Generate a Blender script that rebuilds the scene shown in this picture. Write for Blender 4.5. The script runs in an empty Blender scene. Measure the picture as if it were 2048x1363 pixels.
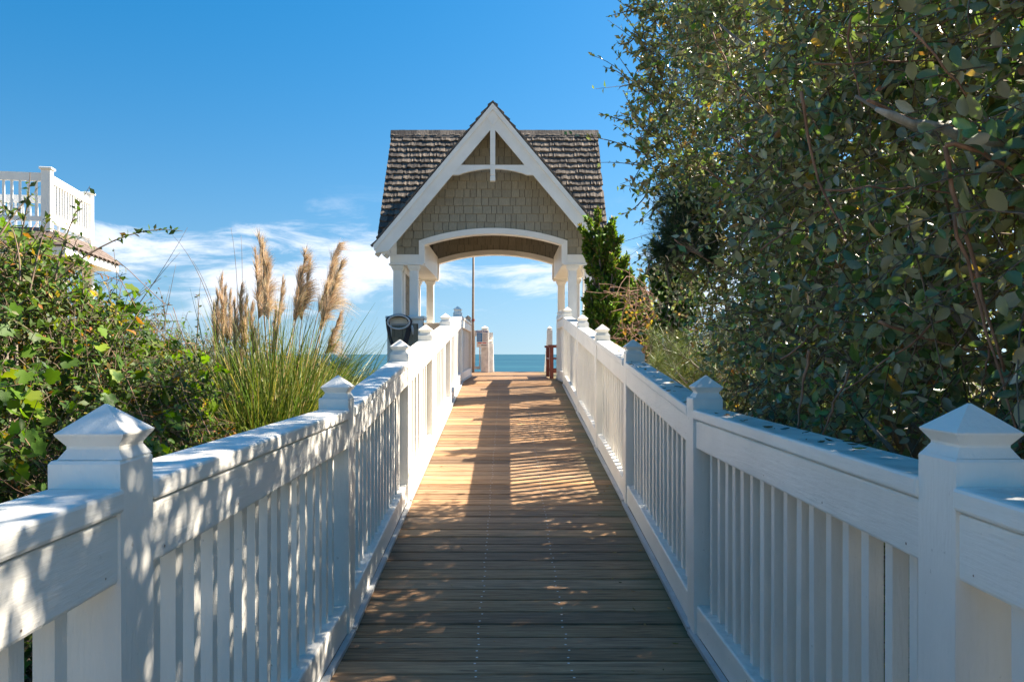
import bpy, math, random
import numpy as np
from mathutils import Vector, Matrix, Euler

random.seed(11)
RNG = np.random.default_rng(11)
R = math.radians
scene = bpy.context.scene
COL = scene.collection

# ------------------------------------------------------------------ camera
F = 1560.0                      # focal length in photo pixels (2048 wide)
EYE = 1.305
cam_d = bpy.data.cameras.new('camera')
cam = bpy.data.objects.new('camera', cam_d)
COL.objects.link(cam)
cam.location = (0, 0, EYE)
cam.rotation_euler = (R(90), 0, 0)
cam_d.sensor_width = 36.0
cam_d.lens = 36.0 * F / 2048
cam_d.shift_x = 8 / 2048
cam_d.shift_y = 26.5 / 2048
cam_d.clip_start = 0.05
cam_d.clip_end = 60000
scene.camera = cam

# ------------------------------------------------------------------ light
SUN = Vector((1.0, 0.41, 0.95)).normalized()      # direction towards the sun
world = bpy.data.worlds.new('World')
scene.world = world
world.use_nodes = True
wn = world.node_tree.nodes
wl = world.node_tree.links
wn.clear()
w_out = wn.new('ShaderNodeOutputWorld')
w_bg = wn.new('ShaderNodeBackground')
w_bg.inputs['Strength'].default_value = 0.050
sky = wn.new('ShaderNodeTexSky')
sky.sky_type = 'NISHITA'
sky.sun_disc = False
sky.sun_elevation = math.asin(SUN.z)
sky.sun_rotation = math.atan2(SUN.x, SUN.y)
sky.altitude = 10
sky.air_density = 1.0
sky.dust_density = 0.6
sky.ozone_density = 2.4
SKY_K, SKY_O = 1.1, 0.20
w_hs = wn.new('ShaderNodeHueSaturation')
w_hs.inputs['Value'].default_value = 1.08
wl.new(sky.outputs[0], w_hs.inputs['Color'])
# the sky is looked up a little above the true direction, which keeps the thick yellow band off the horizon
w_tc0 = wn.new('ShaderNodeTexCoord')
w_s0 = wn.new('ShaderNodeSeparateXYZ'); wl.new(w_tc0.outputs['Generated'], w_s0.inputs[0])
w_m0 = wn.new('ShaderNodeMath'); w_m0.operation = 'MULTIPLY_ADD'
w_m0.inputs[1].default_value = SKY_K; w_m0.inputs[2].default_value = SKY_O
wl.new(w_s0.outputs[2], w_m0.inputs[0])
w_c0 = wn.new('ShaderNodeCombineXYZ')
wl.new(w_s0.outputs[0], w_c0.inputs[0]); wl.new(w_s0.outputs[1], w_c0.inputs[1]); wl.new(w_m0.outputs[0], w_c0.inputs[2])
w_n0 = wn.new('ShaderNodeVectorMath'); w_n0.operation = 'NORMALIZE'; wl.new(w_c0.outputs[0], w_n0.inputs[0])
wl.new(w_n0.outputs[0], sky.inputs['Vector'])
# thin low clouds: noise laid out in azimuth / elevation all round the sky
w_tc = wn.new('ShaderNodeTexCoord')
w_sep = wn.new('ShaderNodeSeparateXYZ')
wl.new(w_tc.outputs['Generated'], w_sep.inputs[0])
def wmath(op, a, b=None, c=None):
    n = wn.new('ShaderNodeMath')
    n.operation = op
    for i, v in enumerate((a, b, c)):
        if v is None:
            continue
        if isinstance(v, (int, float)):
            n.inputs[i].default_value = v
        else:
            wl.new(v, n.inputs[i])
    return n.outputs[0]
w_az = wmath('ARCTAN2', w_sep.outputs[0], w_sep.outputs[1])
w_el = wmath('ARCSINE', w_sep.outputs[2])
# deep blue overhead, paler towards the horizon
w_pale = wmath('EXPONENT', wmath('MULTIPLY', wmath('MAXIMUM', w_el, 0.0), -1/R(8.0)))
wl.new(wmath('SUBTRACT', 1.45, wmath('MULTIPLY', 0.70, w_pale)), w_hs.inputs['Saturation'])
wl.new(wmath('SUBTRACT', 0.490, wmath('MULTIPLY', 0.024, w_pale)), w_hs.inputs['Hue'])
wl.new(wmath('SUBTRACT', 1.14, wmath('MULTIPLY', 0.34, w_pale)), w_hs.inputs['Value'])
def wnoise(sx, sy, ox, oy, scale, detail, rough, dist=0.0):
    cmb = wn.new('ShaderNodeCombineXYZ')
    wl.new(wmath('MULTIPLY_ADD', w_az, sx, ox), cmb.inputs[0])
    wl.new(wmath('MULTIPLY_ADD', w_el, sy, oy), cmb.inputs[1])
    nz = wn.new('ShaderNodeTexNoise')
    nz.inputs['Scale'].default_value = scale
    nz.inputs['Detail'].default_value = detail
    nz.inputs['Roughness'].default_value = rough
    nz.inputs['Distortion'].default_value = dist
    wl.new(cmb.outputs[0], nz.inputs['Vector'])
    return nz.outputs[0]
def wramp(v, lo, hi):
    n = wn.new('ShaderNodeMapRange')
    n.interpolation_type = 'SMOOTHSTEP'
    n.inputs[1].default_value = lo
    n.inputs[2].default_value = hi
    wl.new(v, n.inputs[0])
    return n.outputs[0]
CL_OX, CL_OY = 13.3, 0.4
n_big = wnoise(2.6, 11.0, CL_OX, CL_OY, 1.0, 3.0, 0.5, 0.3)
n_fine = wnoise(7.0, 30.0, 1.7, 2.3, 1.0, 10.0, 0.66, 0.5)
n_mix = wmath('ADD', wmath('MULTIPLY', n_big, 0.56), wmath('MULTIPLY', n_fine, 0.44))
c_mask = wramp(n_mix, 0.50, 0.62)
c_low = wramp(w_el, R(1.0), R(4.2))
c_high = wmath('SUBTRACT', 1.0, wramp(w_el, R(7.0), R(12.5)))
c_fac = wmath('MULTIPLY', wmath('MULTIPLY', c_mask, wmath('MULTIPLY', c_low, c_high)), 0.90)
w_mix = wn.new('ShaderNodeMixRGB')
w_mix.inputs[2].default_value = (5.6, 5.9, 6.5, 1)
wl.new(c_fac, w_mix.inputs[0])
wl.new(w_hs.outputs[0], w_mix.inputs[1])
wl.new(w_mix.outputs[0], w_bg.inputs['Color'])
wl.new(w_bg.outputs[0], w_out.inputs[0])

sun_d = bpy.data.lights.new('sun', 'SUN')
sun_d.energy = 4.3
sun_d.angle = R(0.53)
sun_d.color = (1.0, 0.90, 0.74)
sun_o = bpy.data.objects.new('sun', sun_d)
COL.objects.link(sun_o)
sun_o.rotation_euler = SUN.to_track_quat('Z', 'Y').to_euler()

scene.view_settings.view_transform = 'Standard'
scene.view_settings.look = 'None'
scene.view_settings.exposure = 2.0
scene.view_settings.gamma = 1.0
scene.view_settings.use_curve_mapping = False
scene.render.engine = 'CYCLES'
cy = scene.cycles
cy.max_bounces = 10
cy.diffuse_bounces = 8
cy.glossy_bounces = 2
cy.transmission_bounces = 4
cy.transparent_max_bounces = 6
cy.caustics_reflective = False
cy.caustics_refractive = False
cy.use_denoising = True
try:
    cy.denoiser = 'OPENIMAGEDENOISE'
except Exception:
    pass

# ------------------------------------------------------------------ helpers
def W(px, py, y):
    """world point at distance y (metres along the walkway) seen at a photo pixel"""
    return Vector(((px - 1016) / F * y, y, EYE + (708 - py) / F * y))

def tag(o, label=None, cat=None, group=None, kind=None):
    if label: o['label'] = label
    if cat: o['category'] = cat
    if group: o['group'] = group
    if kind: o['kind'] = kind
    return o

def thing(name, loc, label, cat, group=None):
    o = bpy.data.objects.new(name, None)
    o.empty_display_size = 0.2
    COL.objects.link(o)
    o.location = loc
    tag(o, label, cat, group)
    return o

def link(name, me, parent=None, loc=None, rot=None, scale=None, matrix=None):
    o = bpy.data.objects.new(name, me)
    COL.objects.link(o)
    if matrix is not None:
        o.matrix_basis = matrix
    else:
        if loc is not None: o.location = loc
        if rot is not None: o.rotation_euler = rot
        if scale is not None: o.scale = scale
    if parent is not None:
        o.parent = parent
        # world matrix of the parent is known exactly (translations, or the stored one)
        o.matrix_parent_inverse = pw(parent).inverted()
    PW[o.name] = o.matrix_basis.copy()
    return o
PW = {}
def pw(p):
    if p.name in PW:
        return PW[p.name]
    m = Matrix.Translation(p.location)
    PW[p.name] = m
    return m

class MB:
    def __init__(self):
        self.v = []; self.f = []
    def box(self, x0, x1, y0, y1, z0, z1):
        n = len(self.v)
        self.v += [(x0,y0,z0),(x1,y0,z0),(x1,y1,z0),(x0,y1,z0),(x0,y0,z1),(x1,y0,z1),(x1,y1,z1),(x0,y1,z1)]
        self.f += [tuple(n+i for i in q) for q in ((0,3,2,1),(4,5,6,7),(0,1,5,4),(1,2,6,5),(2,3,7,6),(3,0,4,7))]
        return self
    def hexa(self, p):
        n = len(self.v)
        self.v += [tuple(q) for q in p]
        self.f += [tuple(n+i for i in q) for q in ((0,3,2,1),(4,5,6,7),(0,1,5,4),(1,2,6,5),(2,3,7,6),(3,0,4,7))]
        return self
    def ybox(self, x0, x1, ya, yb, za0, za1, zb0, zb1):
        """box running along y, sheared so that its ends lie at different heights"""
        return self.hexa([(x0,ya,za0),(x1,ya,za0),(x1,yb,zb0),(x0,yb,zb0),(x0,ya,za1),(x1,ya,za1),(x1,yb,zb1),(x0,yb,zb1)])
    def prism_y(self, pts, y0, y1):
        """polygon in x,z extruded along y"""
        n = len(self.v); k = len(pts)
        self.v += [(x, y0, z) for x, z in pts] + [(x, y1, z) for x, z in pts]
        self.f.append(tuple(n+i for i in range(k)))
        self.f.append(tuple(n+k+i for i in reversed(range(k))))
        for i in range(k):
            j = (i+1) % k
            self.f.append((n+j, n+i, n+k+i, n+k+j))
        return self
    def rings(self, rs, cap=True):
        """list of rings (lists of points, same length) skinned together"""
        n = len(self.v); k = len(rs[0])
        for r in rs: self.v += [tuple(p) for p in r]
        for a in range(len(rs)-1):
            for i in range(k):
                j = (i+1) % k
                self.f.append((n+a*k+i, n+a*k+j, n+(a+1)*k+j, n+(a+1)*k+i))
        if cap:
            self.f.append(tuple(n+i for i in reversed(range(k))))
            self.f.append(tuple(n+(len(rs)-1)*k+i for i in range(k)))
        return self
    def tube(self, pts, radii, k=5):
        pts = [Vector(p) for p in pts]
        if isinstance(radii, (int, float)): radii = [radii]*len(pts)
        rs = []
        ref = Vector((0.31, 0.17, 0.93)).normalized()
        for i, p in enumerate(pts):
            t = (pts[min(i+1, len(pts)-1)] - pts[max(i-1, 0)])
            if t.length < 1e-9: t = Vector((0,0,1))
            t.normalize()
            a = t.cross(ref)
            if a.length < 1e-3: a = t.cross(Vector((1,0,0)))
            a.normalize(); b = t.cross(a)
            rs.append([p + (a*math.cos(2*math.pi*q/k) + b*math.sin(2*math.pi*q/k))*radii[i] for q in range(k)])
        return self.rings(rs)
    def mesh(self, name, mat, smooth=False):
        me = bpy.data.meshes.new(name)
        me.from_pydata(self.v, [], self.f)
        me.materials.append(mat)
        if smooth:
            me.polygons.foreach_set('use_smooth', [True]*len(me.polygons))
        me.update()
        return me
    def build(self, name, mat, parent=None, smooth=False, **kw):
        return link(name, self.mesh(name, mat, smooth), parent, **kw)

def fix_normals(me):
    import bmesh
    bm = bmesh.new(); bm.from_mesh(me)
    bmesh.ops.recalc_face_normals(bm, faces=bm.faces)
    bm.to_mesh(me); bm.free()

def bevel(o, w=0.006, seg=1):
    m = o.modifiers.new('bevel', 'BEVEL'); m.width = w; m.segments = seg; m.limit_method = 'ANGLE'
    return o

# ------------------------------------------------------------------ materials
class NT:
    def __init__(self, name):
        self.m = bpy.data.materials.new(name); self.m.use_nodes = True
        self.t = self.m.node_tree; self.t.nodes.clear()
        self.out = self.n('ShaderNodeOutputMaterial')
        self.b = self.n('ShaderNodeBsdfPrincipled')
        self.l(self.b.outputs[0], self.out.inputs[0])
    def n(self, kind, **kw):
        x = self.t.nodes.new(kind)
        for k, v in kw.items(): setattr(x, k, v)
        return x
    def l(self, a, b): self.t.links.new(a, b)
    def coords(self, which='Object', scale=(1,1,1), rand=False):
        tc = self.n('ShaderNodeTexCoord')
        mp = self.n('ShaderNodeMapping'); mp.inputs['Scale'].default_value = scale
        self.l(tc.outputs[which], mp.inputs[0])
        if rand:
            oi = self.n('ShaderNodeObjectInfo')
            mu = self.n('ShaderNodeVectorMath', operation='MULTIPLY_ADD')
            cm = self.n('ShaderNodeCombineXYZ')
            for i, k in enumerate((37.0, 91.0, 53.0)):
                q = self.n('ShaderNodeMath', operation='MULTIPLY'); q.inputs[1].default_value = k
                self.l(oi.outputs['Random'], q.inputs[0]); self.l(q.outputs[0], cm.inputs[i])
            ad = self.n('ShaderNodeVectorMath', operation='ADD')
            self.l(mp.outputs[0], ad.inputs[0]); self.l(cm.outputs[0], ad.inputs[1])
            return ad.outputs[0]
        return mp.outputs[0]
    def noise(self, vec, scale, detail=4, rough=0.55, dist=0.0):
        x = self.n('ShaderNodeTexNoise')
        x.inputs['Scale'].default_value = scale; x.inputs['Detail'].default_value = detail
        x.inputs['Roughness'].default_value = rough; x.inputs['Distortion'].default_value = dist
        self.l(vec, x.inputs['Vector'])
        return x.outputs[0]
    def ramp(self, fac, stops, interp='LINEAR'):
        x = self.n('ShaderNodeValToRGB'); x.color_ramp.interpolation = interp
        e = x.color_ramp.elements
        while len(e) < len(stops): e.new(0.5)
        for el, (p, c) in zip(e, stops):
            el.position = p; el.color = (c[0], c[1], c[2], 1) if len(c) == 3 else c
        self.l(fac, x.inputs[0])
        return x.outputs[0]
    def mix(self, fac, a, b, mode='MIX'):
        x = self.n('ShaderNodeMixRGB'); x.blend_type = mode
        for i, v in enumerate((fac, a, b)):
            if isinstance(v, (int, float)): x.inputs[i].default_value = v
            elif isinstance(v, (tuple, list)): x.inputs[i].default_value = (v[0], v[1], v[2], 1)
            else: self.l(v, x.inputs[i])
        return x.outputs[0]
    def math(self, op, a, b=None):
        x = self.n('ShaderNodeMath', operation=op)
        for i, v in enumerate((a, b)):
            if v is None: continue
            if isinstance(v, (int, float)): x.inputs[i].default_value = v
            else: self.l(v, x.inputs[i])
        return x.outputs[0]
    def bump(self, h, strength=0.3, dist=0.01):
        x = self.n('ShaderNodeBump'); x.inputs['Strength'].default_value = strength; x.inputs['Distance'].default_value = dist
        self.l(h, x.inputs['Height']); self.l(x.outputs[0], self.b.inputs['Normal'])
    def rough(self, v): self.b.inputs['Roughness'].default_value = v
    def color(self, c):
        if isinstance(c, (tuple, list)): self.b.inputs['Base Color'].default_value = (c[0], c[1], c[2], 1)
        else: self.l(c, self.b.inputs['Base Color'])

def m_white_paint(name='white_paint', base=(0.90, 0.865, 0.80), grime=0.5, grain=(22, 22, 3)):
    t = NT(name)
    v = t.coords('Object', grain, rand=True)
    v1 = t.coords('Object', (1, 1, 1), rand=True)
    g = t.noise(v, 4.0, 6, 0.6)
    blot = t.noise(v1, 2.2, 5, 0.6)
    c = t.mix(t.ramp(blot, [(0.35, (0, 0, 0)), (0.75, (1, 1, 1))]), base, tuple(k*0.86 for k in base))
    spk = t.noise(v1, 46.0, 3, 0.5)
    spk2 = t.noise(v1, 5.0, 3, 0.5)
    sm = t.math('MULTIPLY', t.ramp(spk, [(0.70, (0, 0, 0)), (0.76, (1, 1, 1))]), t.ramp(spk2, [(0.48, (0, 0, 0)), (0.62, (1, 1, 1))]))
    c = t.mix(t.math('MULTIPLY', sm, grime), c, (0.22, 0.19, 0.15))
    # leaf litter stain and mildew that settles on upward faces
    ge = t.n('ShaderNodeNewGeometry'); sp = t.n('ShaderNodeSeparateXYZ'); t.l(ge.outputs['Normal'], sp.inputs[0])
    up = t.ramp(sp.outputs[2], [(0.86, (0, 0, 0)), (0.97, (1, 1, 1))])
    vg = t.coords('Object', (1, 1, 1), rand=True)
    ms = t.noise(vg, 9.0, 7, 0.68)
    mil = t.math('MULTIPLY', t.ramp(ms, [(0.47, (0, 0, 0)), (0.66, (1, 1, 1))]), up)
    c = t.mix(t.math('MULTIPLY', mil, grime*1.0), c, (0.36, 0.36, 0.33))
    t.color(c); t.rough(0.42)
    t.b.inputs['Specular IOR Level'].default_value = 0.35
    hb = t.math('ADD', t.math('MULTIPLY', g, 0.7), t.math('MULTIPLY', t.noise(v1, 30, 3), 0.35))
    t.bump(hb, 0.5, 0.006)
    return t.m

def m_deck():
    t = NT('weathered_deck_wood')
    v = t.coords('Object', (1.0, 14.0, 14.0), rand=True)
    grain = t.noise(v, 3.0, 8, 0.62, 1.1)
    v2 = t.coords('Object', (1.6, 26.0, 26.0), rand=True)
    fine = t.noise(v2, 5.0, 5, 0.6, 0.3)
    oi = t.n('ShaderNodeObjectInfo')
    v3 = t.coords('Object', (1, 1, 1), rand=True)
    patch = t.noise(v3, 1.6, 3, 0.5)
    col = t.ramp(grain, [(0.28, (0.14, 0.066, 0.026)), (0.45, (0.37, 0.185, 0.070)), (0.60, (0.50, 0.265, 0.108)), (0.78, (0.60, 0.365, 0.18))])
    grey = t.ramp(grain, [(0.28, (0.115, 0.076, 0.050)), (0.55, (0.32, 0.220, 0.145)), (0.8, (0.47, 0.345, 0.24))])
    rnd = t.ramp(oi.outputs['Random'], [(0.0, (0.12, 0.12, 0.12)), (1.0, (0.72, 0.72, 0.72))])
    gf = t.math('MULTIPLY', t.math('ADD', rnd, t.math('MULTIPLY', patch, 0.9)), 0.66)
    c = t.mix(gf, col, grey)
    h = t.n('ShaderNodeMath', operation='FRACT'); q = t.math('MULTIPLY', oi.outputs['Random'], 17.31); t.l(q, h.inputs[0])
    val = t.ramp(h.outputs[0], [(0.0, (0.40, 0.41, 0.44)), (0.22, (0.68, 0.69, 0.71)), (0.8, (1.04, 1.02, 1.00)), (1.0, (1.36, 1.33, 1.28))])
    c = t.mix(1.0, c, val, 'MULTIPLY')
    c = t.mix(t.ramp(fine, [(0.60, (0, 0, 0)), (0.72, (0.6, 0.6, 0.6))]), c, (0.07, 0.05, 0.035))
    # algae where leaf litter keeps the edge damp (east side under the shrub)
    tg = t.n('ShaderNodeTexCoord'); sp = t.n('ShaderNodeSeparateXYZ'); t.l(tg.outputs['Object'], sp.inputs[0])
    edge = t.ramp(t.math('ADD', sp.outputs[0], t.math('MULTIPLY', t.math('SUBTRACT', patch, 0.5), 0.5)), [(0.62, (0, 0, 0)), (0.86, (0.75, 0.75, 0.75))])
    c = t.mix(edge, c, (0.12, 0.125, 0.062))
    t.color(c)
    t.rough(0.62)
    t.b.inputs['Specular IOR Level'].default_value = 0.3
    t.bump(t.math('ADD', t.math('MULTIPLY', grain, 0.6), t.math('MULTIPLY', fine, 0.5)), 0.5, 0.008)
    return t.m

def m_shake():
    t = NT('weathered_cedar_shake')
    v = t.coords('Object', (30, 3, 3), rand=True)
    g = t.noise(v, 2.2, 6, 0.65, 0.4)
    oi = t.n('ShaderNodeObjectInfo')
    c = t.ramp(g, [(0.28, (0.045, 0.038, 0.034)), (0.5, (0.140, 0.120, 0.105)), (0.75, (0.29, 0.26, 0.23))])
    v3 = t.coords('Object', (1, 1, 1), rand=True)
    lich = t.noise(v3, 7.0, 5, 0.6)
    c = t.mix(t.ramp(lich, [(0.55, (0, 0, 0)), (0.72, (0.7, 0.7, 0.7))]), c, (0.055, 0.042, 0.036))
    val = t.ramp(oi.outputs['Random'], [(0.0, (0.5, 0.5, 0.52)), (0.5, (0.95, 0.93, 0.9)), (1.0, (1.5, 1.42, 1.32))])
    c = t.mix(1.0, c, val, 'MULTIPLY')
    t.color(c); t.rough(0.85)
    t.b.inputs['Specular IOR Level'].default_value = 0.15
    t.bump(g, 0.6, 0.01)
    return t.m

def m_shingle(name, base, var=0.12):
    t = NT(name)
    v = t.coords('Object', (26, 26, 3), rand=True)
    g = t.noise(v, 3.0, 5, 0.6)
    oi = t.n('ShaderNodeObjectInfo')
    c = t.ramp(g, [(0.3, tuple(k*0.80 for k in base)), (0.7, tuple(k*1.1 for k in base))])
    val = t.ramp(oi.outputs['Random'], [(0.0, (1-var*1.5,)*3), (1.0, (1+var,)*3)])
    c = t.mix(1.0, c, val, 'MULTIPLY')
    t.color(c); t.rough(0.75); t.bump(g, 0.35, 0.006)
    t.b.inputs['Specular IOR Level'].default_value = 0.2
    return t.m

def m_plain(name, c, rough=0.6, var=0.1, scale=20.0, metal=0.0, bump=0.15):
    t = NT(name)
    v = t.coords('Object', (1, 1, 1), rand=True)
    g = t.noise(v, scale, 5, 0.6)
    t.color(t.ramp(g, [(0.3, tuple(k*(1-var) for k in c)), (0.7, tuple(min(1, k*(1+var)) for k in c))]))
    t.rough(rough); t.b.inputs['Metallic'].default_value = metal
    t.bump(g, bump, 0.004)
    return t.m

def m_leaf(name, under=None, under2=None, trans=0.25, tcol=(1.25, 1.35, 0.35), rough=0.42, spec=0.4, under_mix=0.85):
    """colour per leaf comes from the 'tint' attribute; the underside has its own felt colour"""
    t = NT(name)
    at = t.n('ShaderNodeAttribute'); at.attribute_name = 'tint'
    c = at.outputs['Color']
    v = t.coords('Object', (1, 1, 1))
    g = t.noise(v, 160.0, 2, 0.5)
    c = t.mix(1.0, c, t.ramp(g, [(0.3, (0.8, 0.8, 0.8)), (0.7, (1.15, 1.15, 1.15))]), 'MULTIPLY')
    top = c
    if under:
        ge = t.n('ShaderNodeNewGeometry')
        uc = t.mix(at.outputs['Alpha'], under, under2 or under)
        fac = t.math('MULTIPLY', ge.outputs['Backfacing'], under_mix)
        c = t.mix(fac, c, uc)
    t.color(c); t.rough(rough)
    t.b.inputs['Specular IOR Level'].default_value = spec
    tr = t.n('ShaderNodeBsdfTranslucent')
    t.l(t.mix(1.0, top, tcol, 'MULTIPLY'), tr.inputs[0])
    ms = t.n('ShaderNodeMixShader'); ms.inputs[0].default_value = trans
    t.l(t.b.outputs[0], ms.inputs[1]); t.l(tr.outputs[0], ms.inputs[2])
    t.l(ms.outputs[0], t.out.inputs[0])
    return t.m

def m_bark(name, a, b, scale=30):
    t = NT(name)
    v = t.coords('Object', (1, 1, 0.35))
    g = t.noise(v, scale, 6, 0.65)
    t.color(t.ramp(g, [(0.3, a), (0.7, b)])); t.rough(0.8); t.bump(g, 0.5, 0.004)
    return t.m

def m_sand():
    t = NT('dune_sand')
    v = t.coords('Object', (1, 1, 1))
    g = t.noise(v, 1.3, 8, 0.6); g2 = t.noise(v, 14, 6, 0.65)
    c = t.ramp(g, [(0.35, (0.16, 0.13, 0.08)), (0.6, (0.38, 0.32, 0.22))])
    c = t.mix(t.ramp(g2, [(0.45, (0, 0, 0)), (0.7, (0.7, 0.7, 0.7))]), c, (0.07, 0.06, 0.03))
    t.color(c); t.rough(0.95); t.bump(g2, 0.6, 0.05)
    return t.m

def m_sea():
    t = NT('sea_water')
    v = t.coords('Object', (1.0, 2.2, 1))
    g = t.noise(v, 0.05, 6, 0.6); g2 = t.noise(v, 0.012, 4, 0.5)
    band = t.coords('Object', (0.0012, 0.010, 1))
    g3 = t.noise(band, 1.0, 4, 0.55)
    c = t.ramp(g3, [(0.35, (0.012, 0.060, 0.092)), (0.65, (0.026, 0.095, 0.125))])
    t.color(c)
    t.rough(0.45)
    t.b.inputs['Specular IOR Level'].default_value = 0.18
    t.bump(t.math('ADD', g, t.math('MULTIPLY', g2, 2.0)), 0.35, 3.0)
    return t.m

M = {}
M['white'] = m_white_paint()
M['white_rail'] = m_white_paint('white_rail_paint', grain=(24, 2.2, 24))
M['white_clean'] = m_white_paint('white_trim_paint', (0.88, 0.85, 0.79), 0.15)
M['cream'] = m_white_paint('cream_trim_paint', (0.78, 0.73, 0.62), 0.1)
M['flash'] = m_plain('painted_flashing', (0.45, 0.46, 0.47), 0.4, 0.1, 12)
M['deck'] = m_deck()
M['screw'] = m_plain('zinc_screw', (0.75, 0.75, 0.76), 0.5, 0.05, 10, 0.1)
M['nail'] = m_plain('rusty_nail', (0.30, 0.22, 0.17), 0.7, 0.3, 60)
M['beam'] = m_plain('dark_joist_wood', (0.09, 0.065, 0.045), 0.8, 0.2, 8)
M['shake'] = m_shake()
M['shingle'] = m_shingle('tan_wall_shingle', (0.325, 0.290, 0.215), 0.07)
M['back'] = m_plain('shingle_joint', (0.12, 0.10, 0.075), 0.9)
M['ceil'] = m_plain('brown_ceiling_board', (0.30, 0.22, 0.14), 0.8)
M['sand'] = m_sand()
M['sea'] = m_sea()
M['redwood'] = m_plain('red_stained_wood', (0.20, 0.045, 0.028), 0.5, 0.25, 14)
M['hose'] = m_plain('dark_rubber_hose', (0.028, 0.031, 0.042), 0.45, 0.2, 12)
M['pipe'] = m_plain('grey_painted_metal', (0.55, 0.54, 0.53), 0.45, 0.15, 9)
M['rustpole'] = m_plain('weathered_pole_wood', (0.25, 0.20, 0.16), 0.75, 0.25, 7)
M['oldwood'] = m_plain('weathered_painted_wood', (0.70, 0.68, 0.65), 0.7, 0.2, 9)
M['rawwood'] = m_plain('bare_post_wood', (0.50, 0.33, 0.16), 0.7, 0.25, 9)
M['sign_w'] = m_plain('sign_white', (0.80, 0.80, 0.80), 0.4, 0.03)
M['sign_b'] = m_plain('sign_blue', (0.02, 0.19, 0.46), 0.4, 0.03)
M['sign_t'] = m_plain('sign_title_blue', (0.06, 0.13, 0.42), 0.4, 0.03)
M['sign_r'] = m_plain('sign_red', (0.62, 0.10, 0.09), 0.4, 0.03)
M['sign_y'] = m_plain('sign_yellow', (0.75, 0.50, 0.10), 0.4, 0.03)
M['sign_k'] = m_plain('sign_dark_print', (0.05, 0.05, 0.07), 0.5, 0.03)
M['sign_l'] = m_plain('sign_light_print', (0.55, 0.68, 0.85), 0.5, 0.03)
M['roofing'] = m_shingle('pinkish_asphalt_tab', (0.17, 0.130, 0.110), 0.15)
M['soffit'] = m_plain('white_soffit', (0.74, 0.72, 0.68), 0.6, 0.04)
M['bark'] = m_bark('grey_bark', (0.10, 0.08, 0.06), (0.30, 0.26, 0.21))
M['deadwood'] = m_bark('bleached_deadwood', (0.22, 0.20, 0.17), (0.55, 0.51, 0.45))
M['cane'] = m_bark('red_brown_cane', (0.17, 0.085, 0.05), (0.40, 0.22, 0.14))
M['twig'] = m_bark('brown_twig', (0.09, 0.06, 0.04), (0.25, 0.18, 0.125))
M['silver_leaf'] = m_leaf('silverthorn_leaf', (0.46, 0.375, 0.19), (0.56, 0.55, 0.46), 0.32, (1.4, 1.4, 0.4), 0.33, 0.65)
M['left_leaf'] = m_leaf('sunlit_shrub_leaf', (0.17, 0.20, 0.075), (0.30, 0.30, 0.19), 0.34, (1.6, 1.6, 0.3), 0.5, 0.22, 0.5)
M['vine_leaf'] = m_leaf('grape_vine_leaf', None, None, 0.42, (1.7, 1.55, 0.30), 0.5, 0.25)
M['grass_blade'] = m_leaf('pampas_blade', None, None, 0.25, (1.4, 1.4, 0.5), 0.5, 0.3)
M['plume'] = m_leaf('pampas_plume', None, None, 0.35, (1.15, 1.05, 0.85), 0.8, 0.1)
M['needle'] = m_leaf('pine_needle', None, None, 0.12, (1.3, 1.3, 0.4), 0.45, 0.35)
M['juniper'] = m_leaf('juniper_spray', None, None, 0.35, (1.5, 1.5, 0.3), 0.6, 0.2)

# ------------------------------------------------------------------ setting
def ground_h(x, y):
    def sm(a, b, t):
        t = max(0.0, min(1.0, (t-a)/(b-a))); return t*t*(3-2*t)
    z = -0.6 + 0.75*sm(2, 12, y) + 0.60*sm(8, 13, y)*sm(1.2, 3.0, abs(x))
    z -= 6.6*sm(19, 46, y) + 0.8*sm(46, 80, y)
    z += 0.10*math.sin(x*0.9+1.3)*math.sin(y*0.7+0.4)*sm(1.2, 3, abs(x))
    z += 0.3*sm(5, 30, abs(x))*math.sin(x*0.12)*math.cos(y*0.11)
    return z
xs = [-12000, -4000, -1200, -400, -150, -80, -50, -35, -26] + [x*0.8 for x in range(-25, 26)] + [26, 35, 50, 80, 150, 400, 1200, 4000, 12000]
ys = [-12000, -4000, -1200, -400, -120, -50, -25, -14] + [y*0.8 for y in range(-12, 60)] + [52, 60, 75, 95, 130]
b = MB()
for y in ys:
    for x in xs:
        b.v.append((x, y, ground_h(x, y)))
nx = len(xs)
for j in range(len(ys)-1):
    for i in range(nx-1):
        b.f.append((j*nx+i, j*nx+i+1, (j+1)*nx+i+1, (j+1)*nx+i))
tag(b.build('ground', M['sand'], smooth=True), kind='structure')
SEA_Z = -6.4
b = MB()
sxs = [-40000, -9000, -2500, -700, -200, 0, 200, 700, 2500, 9000, 40000]
sys_ = [48, 90, 160, 300, 700, 1800, 5000, 14000, 45000]
for y in sys_:
    for x in sxs:
        b.v.append((x, y, SEA_Z))
for j in range(len(sys_)-1):
    for i in range(len(sxs)-1):
        k = len(sxs)
        b.f.append((j*k+i, j*k+i+1, (j+1)*k+i+1, (j+1)*k+i))
tag(b.build('sea', M['sea']), kind='structure')

# --- walkway profile
Y_R0, Y_R1, SLOPE = 3.65, 12.5, 0.0985
Z_TOP = (Y_R1 - Y_R0)*SLOPE
Y_END = 19.35
def deck_z(y):
    return 0.0 if y <= Y_R0 else (Z_TOP if y >= Y_R1 else (y - Y_R0)*SLOPE)
XL, XR = -0.796, 0.923          # railing centre lines
PCX = -0.255                    # pavilion centre line

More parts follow.
